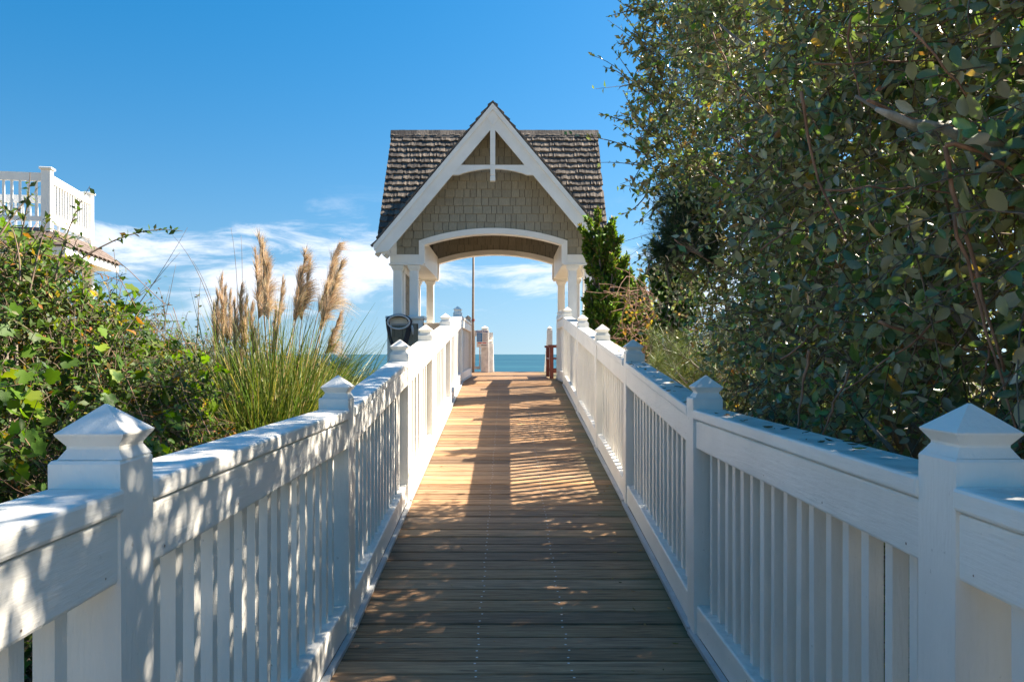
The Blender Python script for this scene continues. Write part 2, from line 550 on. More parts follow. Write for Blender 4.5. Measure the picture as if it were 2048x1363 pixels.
walk = thing('boardwalk', (0, 3, -0.6), None, None)
walk['kind'] = 'structure'
def plank_mesh(x0, x1, w, name):
    t, e = 0.036, 0.006
    b = MB()
    # board with eased top edges
    prof = [(-w/2, -t), (w/2, -t), (w/2, -e), (w/2-e, 0), (-w/2+e, 0), (-w/2, -e)]
    b.rings([[(x0, y, z) for y, z in prof], [(x1, y, z) for y, z in prof]])
    me = b.mesh(name, M['deck']); fix_normals(me); return me
PITCH = 0.1412
pm_narrow = [plank_mesh(-0.84, 0.965, PITCH-g, 'plank') for g in (0.006, 0.009, 0.0075)]
pm_wide = [plank_mesh(-2.08, 1.56, PITCH-g, 'plank') for g in (0.006, 0.009)]
planks = []
y = -1.9
while y < Y_END:
    yc = y + PITCH/2
    ang = math.atan(SLOPE) if Y_R0 < yc < Y_R1 else 0.0
    wide = yc > 13.1
    me = random.choice(pm_wide if wide else pm_narrow)
    o = link('plank', me, walk, (random.uniform(-0.004, 0.004), yc, deck_z(yc) + random.uniform(-0.0015, 0.0015)),
             (ang + random.uniform(-0.004, 0.004), random.uniform(-0.0006, 0.0006), random.uniform(-0.0008, 0.0008)))
    planks.append(o)
    y += PITCH * (math.cos(ang) if ang else 1.0)
b = MB()
for o in planks:
    yc = o.location.y
    if yc > 12.6 or yc < 0.5: continue
    for sx in (-0.134, 0.263):
        for dy in (-0.036, 0.036):
            p = Vector((sx + random.uniform(-0.008, 0.008), yc + dy + random.uniform(-0.006, 0.006), deck_z(yc + dy) + 0.0015))
            n = len(b.v)
            for q in range(6):
                a = q*math.pi/3
                b.v.append((p.x + 0.0058*math.cos(a), p.y + 0.0058*math.sin(a), p.z + 0.0015))
            b.f.append(tuple(n+i for i in range(6)))
tag(b.build('screws', M['screw'], walk), kind='stuff')
for x in (-0.70, -0.134, 0.263, 0.80):
    b = MB()
    b.ybox(x-0.02, x+0.02, -1.9, Y_R0, -0.26, -0.045, -0.26, -0.045)
    b.ybox(x-0.02, x+0.02, Y_R0, Y_R1, -0.26, -0.045, Z_TOP-0.26, Z_TOP-0.045)
    b.ybox(x-0.02, x+0.02, Y_R1, Y_END, Z_TOP-0.26, Z_TOP-0.045, Z_TOP-0.26, Z_TOP-0.045)
    b.build('joist', M['beam'], walk)
b = MB(); b.box(-2.08, 1.56, Y_END, Y_END+0.04, Z_TOP-0.30, Z_TOP-0.02); b.build('rim_board', M['oldwood'], walk)
for i in range(9):                                   # stairs down to the beach
    b = MB(); zz = Z_TOP-0.17*(i+1)
    b.box(-0.60, 0.95, Y_END+0.04+0.28*i, Y_END+0.31+0.28*i, zz-0.04, zz)
    b.build('stair_tread', M['oldwood'], walk)

# --- railings
def post_meshes():
    h = 0.068
    def ring(hw, z): return [(-hw,-hw,z),(hw,-hw,z),(hw,hw,z),(-hw,hw,z)]
    b = MB(); b.rings([ring(h, -0.75), ring(h, 1.098), ring(h-0.004, 1.104)])
    body = b.mesh('post', M['white'])
    b = MB()
    b.rings([ring(h-0.006, 1.1045), ring(0.050, 1.124), ring(0.050, 1.129), ring(0.065, 1.150), ring(0.066, 1.154), ring(0.0025, 1.207)])
    cap = b.mesh('post_cap', M['white'])
    return body, cap
POST_ME, CAP_ME = post_meshes()
b = MB(); b.box(-0.019, 0.019, -0.019, 0.019, 0.10, 0.96); BAL_ME = b.mesh('baluster', M['white'])

def rail_run(root, xc, posts, inner, pitch=0.116, end_posts=True, skip_post=()):
    """inner = +1 when the walkway lies on the +x side"""
    for i, y in enumerate(posts):
        if i in skip_post: continue
        z = deck_z(y)
        rz = random.uniform(-0.012, 0.012)
        p = link('post', POST_ME, root, (xc + random.uniform(-0.002, 0.002), y, z), (random.uniform(-0.004, 0.004), random.uniform(-0.004, 0.004), rz))
        link('post_cap', CAP_ME, p, (xc + random.uniform(-0.003, 0.003), y, z), (0, 0, rz + random.uniform(-0.03, 0.03)))
    for a, c in zip(posts[:-1], posts[1:]):
        ya, yb = a + 0.066, c - 0.066
        za, zb = deck_z(a), deck_z(c)
        if yb > Y_R1 > ya and zb - za > 0.02 and c > Y_R1 + 0.2: zb = za = Z_TOP
        def zl(y): return za + (zb-za)*(y-a)/(c-a)
        def seg(name, x0, x1, z0, z1):
            b = MB(); b.ybox(x0, x1, ya, yb, zl(ya)+z0, zl(ya)+z1, zl(yb)+z0, zl(yb)+z1)
            me = b.mesh(name, M['white_rail']); o = link(name, me, root); bevel(o, 0.008, 2); return o
        seg('cap_rail', xc-0.074, xc+0.074, 1.006, 1.052)
        xi = xc + inner*0.062
        seg('fascia_board', min(xc+inner*0.036, xi), max(xc+inner*0.036, xi), 0.872, 1.0025)
        seg('fascia_board', xc-inner*0.062 if inner > 0 else xc+0.036, xc-inner*0.036 if inner > 0 else xc+0.062, 0.872, 1.0025)
        seg('nailer', xc-0.033, xc+0.033, 0.90, 1.004)
        seg('bottom_rail', xc-0.058, xc+0.058, 0.020, 0.155)
        # strip of painted flashing along the deck edge
        b = MB()
        e0, e1 = (xc+0.0585, xc+0.086) if inner > 0 else (xc-0.086, xc-0.0585)
        b.ybox(e0, e1, ya-0.06, yb+0.06, zl(ya)+0.003, zl(ya)+0.022, zl(yb)+0.003, zl(yb)+0.022)
        b.build('edge_flashing', M['flash'], root)
        n = max(2, int(round((yb-ya)/pitch)) - 1)
        for k in range(n):
            yy = ya + (yb-ya)*(k+1)/(n+1) + random.uniform(-0.003, 0.003)
            link('baluster', BAL_ME, root, (xc + random.uniform(-0.002, 0.002), yy, zl(yy)),
                 (random.uniform(-0.004, 0.004), random.uniform(-0.003, 0.003), random.uniform(-0.05, 0.05)))
def nail_heads(root, xc, posts, inner):
    b = MB(); rn = random.Random(4)
    for a, c in zip(posts[:-1], posts[1:]):
        n = int((c-a)/0.23)
        for k in range(n):
            y = a + 0.12 + (c-a-0.24)*k/max(1, n-1) + rn.uniform(-0.02, 0.02)
            z0 = deck_z(a) + (deck_z(c)-deck_z(a))*(y-a)/(c-a)
            for dz, xo in ((0.125 + rn.uniform(-0.01, 0.01), 0.0585), (0.90 + rn.uniform(-0.012, 0.012), 0.0625)):
                if rn.random() < 0.35: continue
                x = xc + inner*xo; r = rn.uniform(0.0022, 0.0036); m = len(b.v)
                for q in range(6):
                    t = q*math.pi/3*inner
                    b.v.append((x + inner*0.0006, y + r*math.cos(t), z0 + dz + r*math.sin(t)))
                b.f.append(tuple(m+i for i in range(6)))
    tag(b.build('nail_heads', M['nail'], root), kind='stuff')
PL = [-0.6, 1.54, 3.65, 5.75, 7.58, 9.95, 12.40, 15.55]
PR = [-0.6, 1.56, 3.65, 5.75, 7.62, 9.65, 12.10, 13.68]
rail_l = thing('railing', (XL, 3.6, 0), 'white wooden railing with pointed post caps beside the pampas grass, dappled in sun', 'railing', 'railings along the boardwalk')
rail_run(rail_l, XL, PL, +1); nail_heads(rail_l, XL, PL, +1)
rail_r = thing('railing', (XR, 3.6, 0), 'white wooden railing in shade along the large dark shrub', 'railing', 'railings along the boardwalk')
rail_run(rail_r, XR, PR, -1); nail_heads(rail_r, XR, PR, -1)

# ------------------------------------------------------------------ pavilion
PYF, PYB = 13.40, 16.20          # front and rear wall planes
RIDGE_Z, RIDGE_Y = 5.50, 14.80
GS, MS = 1.19, 1.37              # slopes of the cross gable and of the main roof
pav = thing('pavilion', (PCX, 14.8, Z_TOP), 'open beach pavilion with steep shake roof, white trim and tan shingled gable', 'pavilion')
HALF, SPRING, CREST, BEAM0, BEAM1 = 1.177, 3.178, 3.367, 2.86, 3.012
rise = CREST - SPRING
AR = (HALF*HALF + rise*rise)/(2*rise)
def arch_z(x):                    # underside of the arch trim, x measured from the centre line
    if abs(x) >= HALF: return BEAM0
    return CREST - AR + math.sqrt(max(0.0, AR*AR - x*x))
def arch_out(x):                  # top edge of the arch trim
    if abs(x) > 1.272: return BEAM1
    return CREST + 0.098 - AR + math.sqrt(max(0.0, AR*AR - x*x*0.97))

def gable_front(yw, outward, trim_mat):
    """arched beam and trim of one gable wall; outward = -1 faces the viewer"""
    y0, y1 = sorted((yw + outward*0.045, yw - outward*0.16))
    N = 28
    b = MB()
    for k in range(N):            # arch ring
        xa, xb = -HALF + 2*HALF*k/N, -HALF + 2*HALF*(k+1)/N
        sa, sb = 1.272/HALF, 1.272/HALF
        za, zb = arch_z(xa*0.9999), arch_z(xb*0.9999)
        oa, ob = arch_out(xa*sa), arch_out(xb*sb)
        b.hexa([(PCX+xa, y0, za), (PCX+xb, y0, zb), (PCX+xb, y1, zb), (PCX+xa, y1, za),
                (PCX+xa*sa, y0, oa), (PCX+xb*sb, y0, ob), (PCX+xb*sb, y1, ob), (PCX+xa*sa, y1, oa)])
    b.build('arch_trim', trim_mat, pav)
    zs, zo = arch_z(HALF*0.9999), arch_out(1.272)
    for s in (-1, 1):
        b = MB()
        xa, xb = sorted((PCX + s*HALF, PCX + s*1.272))
        pts = [(PCX+s*HALF, BEAM0), (PCX+s*1.272, BEAM0), (PCX+s*1.272, zo), (PCX+s*HALF, zs)]
        b.prism_y(pts, y0, y1); o = b.build('arch_jamb', trim_mat, pav); fix_normals(o.data)
        b = MB(); xa, xb = sorted((PCX + s*1.2725, PCX + s*1.765))
        b.box(xa, xb, y0, y1, BEAM0, BEAM1)
        xa2, xb2 = sorted((PCX + s*1.20, PCX + s*1.785))
        b.box(xa2, xb2, y0-0.018, y1+0.018, BEAM0-0.032, BEAM0-0.001)
        bevel(b.build('beam', trim_mat, pav), 0.006)

def gable_backing(yw, th, zmax):
    b = MB(); N = 60
    for k in range(N):
        xa, xb = -1.74 + 3.48*k/N, -1.74 + 3.48*(k+1)/N
        def lo(x): return (arch_out(x) - 0.05) if abs(x) < 1.272 else BEAM1 - 0.05
        def hi(x): return RIDGE_Z - GS*abs(x) - 0.10
        za, zb, ta, tb = lo(xa), lo(xb), min(zmax, hi(xa)), min(zmax, hi(xb))
        if ta <= za or tb <= zb: continue
        b.hexa([(PCX+xa, yw, za), (PCX+xb, yw, zb), (PCX+xb, yw+th, zb), (PCX+xa, yw+th, za),
                (PCX+xa, yw, ta), (PCX+xb, yw, tb), (PCX+xb, yw+th, tb), (PCX+xa, yw+th, ta)])
    b.build('gable_sheathing', M['back'], pav)

def wall_shingles(parent, x0, x1, z0, z1, yw, expo, lo, hi, mat, name='wall_shingle', wmin=0.085, wmax=0.20, gap=0.009, seed=3):
    """courses of shingles on a wall that faces -y; lo(x), hi(x) cut them to the gable and the arch"""
    rnd = random.Random(seed)
    z = z0
    while z < z1:
        x = x0 + rnd.uniform(-0.1, 0.0)
        while x < x1:
            w = rnd.uniform(wmin, wmax)
            xa, xb = max(x, x0), min(x + w - gap, x1)
            x += w
            if xb - xa < 0.02: continue
            cuts = sorted({xa, xb} | {c for c in (-1.272, 1.272) if xa < c < xb})
            drop = rnd.uniform(-0.004, 0.004)
            for ca, cb in zip(cuts[:-1], cuts[1:]):
                if cb - ca < 0.012: continue
                e = 1e-4
                za, zb = max(z+drop, lo(ca+e)), max(z+drop, lo(cb-e))
                ta, tb = min(z+expo+0.004, hi(ca+e)), min(z+expo+0.004, hi(cb-e))
                if ta - za < 0.012 and tb - zb < 0.012: continue
                ta, tb = max(ta, za+0.002), max(tb, zb+0.002)
                f0, f1 = 0.021 + rnd.uniform(0, 0.004), 0.005
                b = MB()
                b.hexa([(ca, yw-f0, za), (cb, yw-f0, zb), (cb, yw, zb), (ca, yw, za), (ca, yw-f1, ta), (cb, yw-f1, tb), (cb, yw, tb), (ca, yw, ta)])
                cx, cz = (ca+cb)/2, (za+ta)/2
                b.v = [(p[0]-cx, p[1]-yw, p[2]-cz) for p in b.v]
                b.build(name, mat, parent, loc=(PCX+cx, yw, cz))
        z += expo

for yw, outward, tm in ((PYF, -1, M['white_clean']), (PYB, -1, M['white_clean'])):
    gable_front(yw, outward, tm)
gable_backing(PYF, 0.10, 9.0)
gable_backing(PYB, 0.10, 9.0)
LO = lambda x: (arch_out(x) - 0.03) if abs(x) < 1.272 else BEAM1 - 0.005
HI = lambda x: RIDGE_Z - GS*abs(x) - 0.16
wall_shingles(pav, -1.74, 1.74, BEAM1-0.005, 5.3, PYF, 0.141, LO, HI, M['shingle'])
wall_shingles(pav, -1.30, 1.30, BEAM1-0.005, 4.2, PYB, 0.141, LO, HI, M['shingle'], seed=8)

# columns, piers, side beams
def column(x, y, z0, z1, w=0.142):
    b = MB(); h = w/2
    b.box(x-h, x+h, y-h, y+h, z0, z1-0.055)
    c = b.build('column', M['white_clean'], pav); bevel(c, 0.004)
    def ring(k, z): return [(x-k, y-k, z), (x+k, y-k, z), (x+k, y+k, z), (x-k, y+k, z)]
    b = MB(); b.rings([ring(h+0.004, z1-0.085), ring(h+0.012, z1-0.07), ring(h+0.03, z1-0.03), ring(h+0.032, z1-0.002)])
    b.build('capital', M['white_clean'], c)
PIER_Z = 1.955
for s in (-1, 1):
    for y in (PYF+0.06, PYB+0.06):
        column(PCX + s*1.645, y, PIER_Z, BEAM0-0.034)
        column(PCX + s*1.365, y, PIER_Z if s < 0 else Z_TOP, BEAM0-0.034)
    column(PCX + s*1.645, PYF+0.36, PIER_Z, BEAM0-0.034)
    column(PCX + s*1.645, PYB-0.28, PIER_Z, BEAM0-0.034)
    xa, xb = sorted((PCX + s*1.20, PCX + s*1.765))
    b = MB(); b.box(xa, xb, PYF+0.162, PYB-0.047, BEAM0, BEAM1+0.30)
    b.build('side_beam', M['white_clean'], pav)
b = MB(); b.box(PCX-0.80, PCX+0.80, PYF+0.165, PYB-0.05, 4.40, 4.44); b.build('ceiling', M['ceil'], pav)

def pier(x0, x1, y0, y1, seed):
    b = MB(); b.box(x0+0.02, x1-0.02, y0+0.02, y1-0.02, -0.4, PIER_Z-0.052)
    p = b.build('pier', M['back'], pav)
    b = MB()
    for xx in (x0, x1-0.075):
        b.box(xx, xx+0.075, y0-0.004, y0+0.03, -0.4, PIER_Z-0.05)
    b.box(x0+0.0751, x1-0.0751, y0+0.001, y0+0.028, PIER_Z-0.13, PIER_Z-0.0505)
    b.build('corner_board', M['white_clean'], p)
    b = MB(); b.box(x0-0.03, x1+0.03, y0-0.035, y1+0.03, PIER_Z-0.05, PIER_Z)
    bevel(b.build('pier_cap', M['white_clean'], p), 0.006)
    return p
def pier_shingles(p, x0, x1, yw, seed):
    wall_shingles(p, x0-PCX, x1-PCX, -0.1, PIER_Z-0.14, yw, 0.141, lambda x: -9, lambda x: PIER_Z-0.125, M['shingle'], wmin=0.11, wmax=0.2, seed=seed)
XP0, XP1 = PCX-1.80, PCX-1.20
p = pier(XP0, XP1, PYF-0.12, PYF+0.28, 4); pier_shingles(p, XP0+0.076, XP1-0.076, PYF-0.10, 5)
p = pier(XP0, XP1+0.25, PYB-0.1, PYB+0.28, 4); pier_shingles(p, XP0+0.076, XP1+0.174, PYB-0.08, 6)
XQ0, XQ1 = PCX+1.52, PCX+1.80
pier(XQ0, XQ1, PYF-0.10, PYF+0.5, 4)
pier(XQ0, XQ1, PYB-0.30, PYB+0.28, 4)
# shingled screen on the left side, seen between the front columns
xs_ = PCX - 1.60
b = MB(); b.box(xs_-0.06, xs_, PYF+0.44, PYB-0.37, PIER_Z-1.1, 2.80); b.build('side_screen', M['back'], pav)
b = MB(); b.box(xs_-0.065, xs_+0.03, PYF+0.44, PYB-0.37, 2.74, BEAM0-0.034); b.box(xs_-0.065, xs_+0.03, PYF+0.4315, PYF+0.50, PIER_Z-1.1, 2.739)
b.build('screen_trim', M['white_clean'], pav)
rnd = random.Random(2)
zz = 1.0
while zz < 2.72:
    yy = PYF + 0.50
    while yy < PYB - 0.38:
        w = rnd.uniform(0.12, 0.22); ye = min(yy + w - 0.005, PYB-0.38)
        if ye - yy > 0.03:
            b = MB(); t1 = min(zz+0.145, 2.739)
            b.hexa([(0, 0, 0), (0.017, 0, 0), (0.017, ye-yy, 0), (0, ye-yy, 0), (0, 0, t1-zz), (0.006, 0, t1-zz), (0.006, ye-yy, t1-zz), (0, ye-yy, t1-zz)])
            b.build('wall_shingle', M['shingle'], pav, loc=(xs_, yy, zz))
        yy += w
    zz += 0.141

# roof decks
def roof_z_main(y): return RIDGE_Z - MS*abs(RIDGE_Y - y)
EV_F, EV_B, RX = 13.14, 16.46, 1.93
TH = 0.07
b = MB()
for s in (-1, 1):                # front slope: the two triangles left over by the cross gable
    za = roof_z_main(EV_F); q = [(PCX+s*RX, EV_F, za), (PCX+s*1.80, EV_F, za), (PCX, RIDGE_Y, RIDGE_Z), (PCX+s*RX, RIDGE_Y, RIDGE_Z)]
    b.hexa([(x, y, z-TH) for x, y, z in q] + q)
    q = [(x, 2*RIDGE_Y-y, z) for x, y, z in q]      # rear slope, the same
    b.hexa([(x, y, z-TH) for x, y, z in q] + q)
o = b.build('roof_deck', M['back'], pav); fix_normals(o.data)
RK_Y = 13.04                      # plane of the front rake boards
GX = 1.97
b = MB()
for s in (-1, 1):
    yv = RIDGE_Y - (GS/MS)*GX + 0.05
    ze = RIDGE_Z - GS*GX
    b.hexa([(PCX, RK_Y, RIDGE_Z-TH), (PCX+s*GX, RK_Y, ze-TH), (PCX+s*GX, yv, ze-TH), (PCX, RIDGE_Y+0.05, RIDGE_Z-TH),
            (PCX, RK_Y, RIDGE_Z+0.004), (PCX+s*GX, RK_Y, ze+0.004), (PCX+s*GX, yv, ze+0.004), (PCX, RIDGE_Y+0.05, RIDGE_Z+0.004)])
    n8 = b.v[-8:]
    b.hexa([(x, 2*RIDGE_Y-y, z-0.001) for x, y, z in n8])
o = b.build('gable_roof_deck', M['back'], pav); fix_normals(o.data)
# rake boards with an outer moulding
def rake(y0, y1, d0, d1, name, xend=GX):
    """board along both slopes between depths d0 and d1 measured square to the roof line"""
    k = math.sqrt(1 + GS*GS)
    for s in (-1, 1):
        top = lambda x: RIDGE_Z - GS*x - d0*k
        bot = lambda x: RIDGE_Z - GS*x - d1*k
        pts = [(PCX, top(0)), (PCX + s*xend, top(xend)), (PCX + s*(xend-0.04), top(xend)-0.065), (PCX + s*1.735, min(bot(1.735), top(1.735)-0.03)), (PCX, bot(0))] if name == 'rake_board' else [(PCX, top(0)), (PCX + s*xend, top(xend)), (PCX + s*(xend-0.02), bot(xend-0.02)), (PCX, bot(0))]
        if s > 0: pts = pts[::-1]
        b = MB(); b.prism_y(pts, y0 + (0.0006 if s > 0 else 0), y1); o = b.build(name, M['white_clean'], pav); fix_normals(o.data)
rake(RK_Y-0.035, RK_Y, 0.055, 0.262, 'rake_board', GX+0.01)
rake(RK_Y-0.062, RK_Y-0.0352, 0.010, 0.080, 'rake_moulding', GX+0.02)
b = MB()                                           # ridge block of the rake
b.prism_y([(PCX-0.10, RIDGE_Z-0.245), (PCX, RIDGE_Z-0.40), (PCX+0.10, RIDGE_Z-0.245), (PCX, RIDGE_Z-0.13)], RK_Y-0.045, RK_Y-0.034)
o = b.build('rake_peak', M['white_clean'], pav); fix_normals(o.data)
# soffit boards under the front overhang
b = MB()
for s in (-1, 1):
    k = 0.10
    b.hexa([(PCX, RK_Y, RIDGE_Z-TH-k-0.02), (PCX+s*GX, RK_Y, RIDGE_Z-GS*GX-TH-k-0.02), (PCX+s*GX, PYF, RIDGE_Z-GS*GX-TH-k-0.02), (PCX, PYF, RIDGE_Z-TH-k-0.02),
            (PCX, RK_Y, RIDGE_Z-TH-k), (PCX+s*GX, RK_Y, RIDGE_Z-GS*GX-TH-k), (PCX+s*GX, PYF, RIDGE_Z-GS*GX-TH-k), (PCX, PYF, RIDGE_Z-TH-k)])
o = b.build('overhang_soffit', M['white_clean'], pav); fix_normals(o.data)
# scrolled brackets at the eaves, corner boards on the gable
for s in (-1, 1):
    pts = [(1.765, 3.10), (1.90, 3.00), (1.875, 2.985), (1.855, 2.945), (1.85, 2.90), (1.83, 2.875), (1.80, 2.90), (1.785, 2.93), (1.766, 2.90)]
    pts = [(PCX + s*x, z + 0.07) for x, z in pts]
    b = MB(); b.prism_y(pts, RK_Y+0.002, PYF+0.05); o = b.build('eave_bracket', M['white_clean'], pav); fix_normals(o.data)
    xa, xb = sorted((PCX + s*1.655, PCX + s*1.762))
    b = MB(); b.box(xa, xb, PYF-0.03, PYF+0.1, BEAM1, 3.42); b.build('corner_board', M['white_clean'], pav)
# king post and collar tie in the rake plane
def zpx(py, y=13.02): return EYE + (708-py)/F*y
zt, zb_, zm = zpx(330), zpx(350), zpx(337.5)
xc_top = (RIDGE_Z - zt)/GS - 0.20; xc_bot = (RIDGE_Z - zb_)/GS - 0.20
pts = [(-xc_top, zt), (xc_top, zt), (xc_bot, zb_), (xc_bot*0.70, zb_)]
for k in range(9):
    x = xc_bot*0.70*(1 - 2*(k+0.5)/9); pts.append((x, zb_ + (zm-zb_)*math.cos(x/(xc_bot*0.70)*math.pi/2)**0.8))
pts += [(-xc_bot*0.70, zb_), (-xc_bot, zb_)]
b = MB(); b.prism_y([(PCX+x, z) for x, z in pts], RK_Y-0.028, RK_Y+0.03); o = b.build('collar_tie', M['white_clean'], pav); fix_normals(o.data)
b = MB(); b.box(PCX-0.042, PCX+0.042, RK_Y-0.034, RK_Y+0.034, zt+0.001, RIDGE_Z-0.33); b.build('king_post', M['white_clean'], pav)
def rg(h, z): return [(PCX-h, RK_Y-h*1.1, z), (PCX+h, RK_Y-h*1.1, z), (PCX+h, RK_Y+h*1.1, z), (PCX-h, RK_Y+h*1.1, z)]
b = MB(); b.rings([rg(0.043, zpx(362)), rg(0.043, zpx(354)), rg(0.033, zpx(352)), rg(0.033, zpx(351.3)), rg(0.040, zpx(349.5)), rg(0.040, zpx(331))])
b.build('pendant', M['white_clean'], pav)
# main-roof end boards and eave boards
b = MB()
for s in (-1, 1):
    x0, x1 = sorted((PCX + s*RX, PCX + s*(RX-0.03)))
    for ya in (EV_F, EV_B):
        za = roof_z_main(ya)
        b.hexa([(x0, ya, za-0.20), (x1, ya, za-0.20), (x1, RIDGE_Y, RIDGE_Z-0.27), (x0, RIDGE_Y, RIDGE_Z-0.27), (x0, ya, za-TH-0.002), (x1, ya, za-TH-0.002), (x1, RIDGE_Y, RIDGE_Z-TH-0.002), (x0, RIDGE_Y, RIDGE_Z-TH-0.002)])
o = b.build('end_rake', M['white_clean'], pav); fix_normals(o.data)
b = MB()
for s in (-1, 1):                                  # side gables of the main roof
    x0, x1 = sorted((PCX + s*1.72, PCX + s*1.66))
    b.hexa([(x0, PYF+0.17, BEAM1), (x1, PYF+0.17, BEAM1), (x1, PYB-0.05, BEAM1), (x0, PYB-0.05, BEAM1), (x0, RIDGE_Y-0.05, RIDGE_Z-0.2), (x1, RIDGE_Y-0.05, RIDGE_Z-0.2), (x1, RIDGE_Y+0.05, RIDGE_Z-0.2), (x0, RIDGE_Y+0.05, RIDGE_Z-0.2)])
o = b.build('side_gable', M['shingle'], pav); fix_normals(o.data)

# shakes
def shake_mesh(seed):
    r = random.Random(seed); b = MB()
    n = 4
    front, back = [], []
    jag = [r.uniform(-0.10, 0.06) for _ in range(n+1)]
    # unit shake: x -0.5..0.5, y 0 (butt) .. 1, thickness in z
    for i in range(n+1):
        x = -0.5 + i/n; j = jag[i]
        b.v += [(x, j, 0.0), (x, j, 0.030 + r.uniform(-0.006, 0.006)), (x, 1.0, 0.006), (x, 1.0, 0.0)]
    for i in range(n):
        a, c = i*4, (i+1)*4
        for q in range(4):
            q2 = (q+1) % 4
            b.f.append((a+q, c+q, c+q2, a+q2))
    b.f.append((0, 1, 2, 3)); b.f.append((n*4+3, n*4+2, n*4+1, n*4))
    me = b.mesh('shake', M['shake']); fix_normals(me); return me
SHK = [shake_mesh(i) for i in range(7)]
def lay_shakes(origin, ux, uy, un, length, xfun, expo, out, rnd, wlo=0.06, whi=0.19):
    """courses from the eave (0) to the ridge (length); xfun(t) gives the x-range of a course"""
    t = 0.0
    while t < length - 0.05:
        x0, x1 = xfun(t)
        x = x0
        while x < x1 - 0.02:
            w = min(rnd.uniform(wlo, whi), x1 - x)
            if w > 0.03:
                p = origin + ux*(x + w/2) + uy*(t + rnd.uniform(-0.008, 0.008)) + un*rnd.uniform(0.004, 0.012)
                L = min(expo*1.3, length - t + 0.03)
                tilt = rnd.uniform(0.01, 0.05); yaw = rnd.uniform(-0.02, 0.02)
                m = Matrix((ux, uy, un)).transposed().to_4x4(); m.translation = p
                m = m @ Matrix.Rotation(yaw, 4, 'Z') @ Matrix.Rotation(-tilt, 4, 'X') @ Matrix.Diagonal((w-0.006, L, 1.15, 1))
                out.append((rnd.choice(SHK), m))
            x += w
        t += expo
sl = Vector((0, RIDGE_Y-EV_F, RIDGE_Z-roof_z_main(EV_F))); SL = sl.length; uy = sl.normalized()
un = Vector((0, -uy.z, uy.y)); ux = Vector((1, 0, 0))
rnd = random.Random(21)
EXPO = 0.152
seen = []
org = Vector((PCX, EV_F-0.03, roof_z_main(EV_F)-0.03))
def vis_x(t):                                       # where the cross gable meets the main roof
    f = min(1.0, t/SL); return max(0.0, GX*(1-f) - 0.10)
lay_shakes(org, ux, uy, un, SL, lambda t: (-RX-0.02, -vis_x(t)), EXPO, seen, rnd)
lay_shakes(org, ux, uy, un, SL, lambda t: (vis_x(t), RX+0.02), EXPO, seen, rnd)
rest = []
seen.sort(key=lambda q: -q[1].to_scale().x)
parts, rest = seen[:278], seen[278:]
for me, m in parts:
    link('shake', me, pav, matrix=m)
for i in range(17):                                # ridge cap shakes
    x = PCX - RX - 0.02 + (2*RX+0.04)*(i+0.5)/17
    m = Matrix.Translation((x, RIDGE_Y, RIDGE_Z+0.035)) @ Matrix.Rotation(rnd.uniform(-0.06, -0.02), 4, 'Y')
    b = MB(); h = (2*RX/17)/2+0.02
    b.hexa([(-h, -0.14, -0.15), (h, -0.14, -0.155), (h, 0.14, -0.155), (-h, 0.14, -0.15), (-h, -0.016, 0.022), (h, -0.016, 0.012), (h, 0.016, 0.012), (-h, 0.016, 0.022)])
    b.build('ridge_shake', M['shake'], pav, matrix=m)
# the planes the viewer hardly sees: both gable slopes and the rear slope, one mesh
uyb = Vector((0, -uy.y, uy.z)); unb = Vector((0, uy.z, uy.y))
lay_shakes(Vector((PCX, EV_B+0.03, roof_z_main(EV_B)-0.03)), Vector((-1, 0, 0)), uyb, unb, SL, lambda t: (-RX-0.02, -vis_x(t)), EXPO, rest, rnd)
lay_shakes(Vector((PCX, EV_B+0.03, roof_z_main(EV_B)-0.03)), Vector((-1, 0, 0)), uyb, unb, SL, lambda t: (vis_x(t), RX+0.02), EXPO, rest, rnd)
n_main = len(rest)
for s in (-1, 1):
    u2 = Vector((-s*1.0, 0, GS)).normalized(); n2 = Vector((s*GS, 0, 1.0)).normalized()
    if s > 0: v2 = Vector((0, 1, 0)); o2 = Vector((PCX+s*(GX+0.04), RK_Y-0.05, RIDGE_Z-GS*(GX+0.04)))
    else: v2 = Vector((0, -1, 0)); o2 = Vector((PCX+s*(GX+0.04), RK_Y-0.05, RIDGE_Z-GS*(GX+0.04)))
    L2 = (GX+0.04)*math.sqrt(1+GS*GS)
    if s > 0: lay_shakes(o2, v2, u2, n2, L2, lambda t: (0, 0.12 + 1.72*t/L2), EXPO, rest, rnd)
    else: lay_shakes(o2, v2, u2, n2, L2, lambda t: (-(0.12 + 1.72*t/L2), 0), EXPO, rest, rnd)
vv, ff = [], []
for me, m in rest:
    n = len(vv)
    vv += [tuple(m @ v.co) for v in me.vertices]
    ff += [tuple(n+i for i in p.vertices) for p in me.polygons]
for me, m in rest[n_main:]:                          # the rear gable has the same covering
    n = len(vv)
    vv += [(q.x, 2*RIDGE_Y-q.y, q.z) for q in (m @ v.co for v in me.vertices)]
    ff += [tuple(n+i for i in reversed(p.vertices)) for p in me.polygons]
me = bpy.data.meshes.new('shakes'); me.from_pydata(vv, [], ff); me.materials.append(M['shake'])
tag(link('shakes', me, pav), kind='stuff')

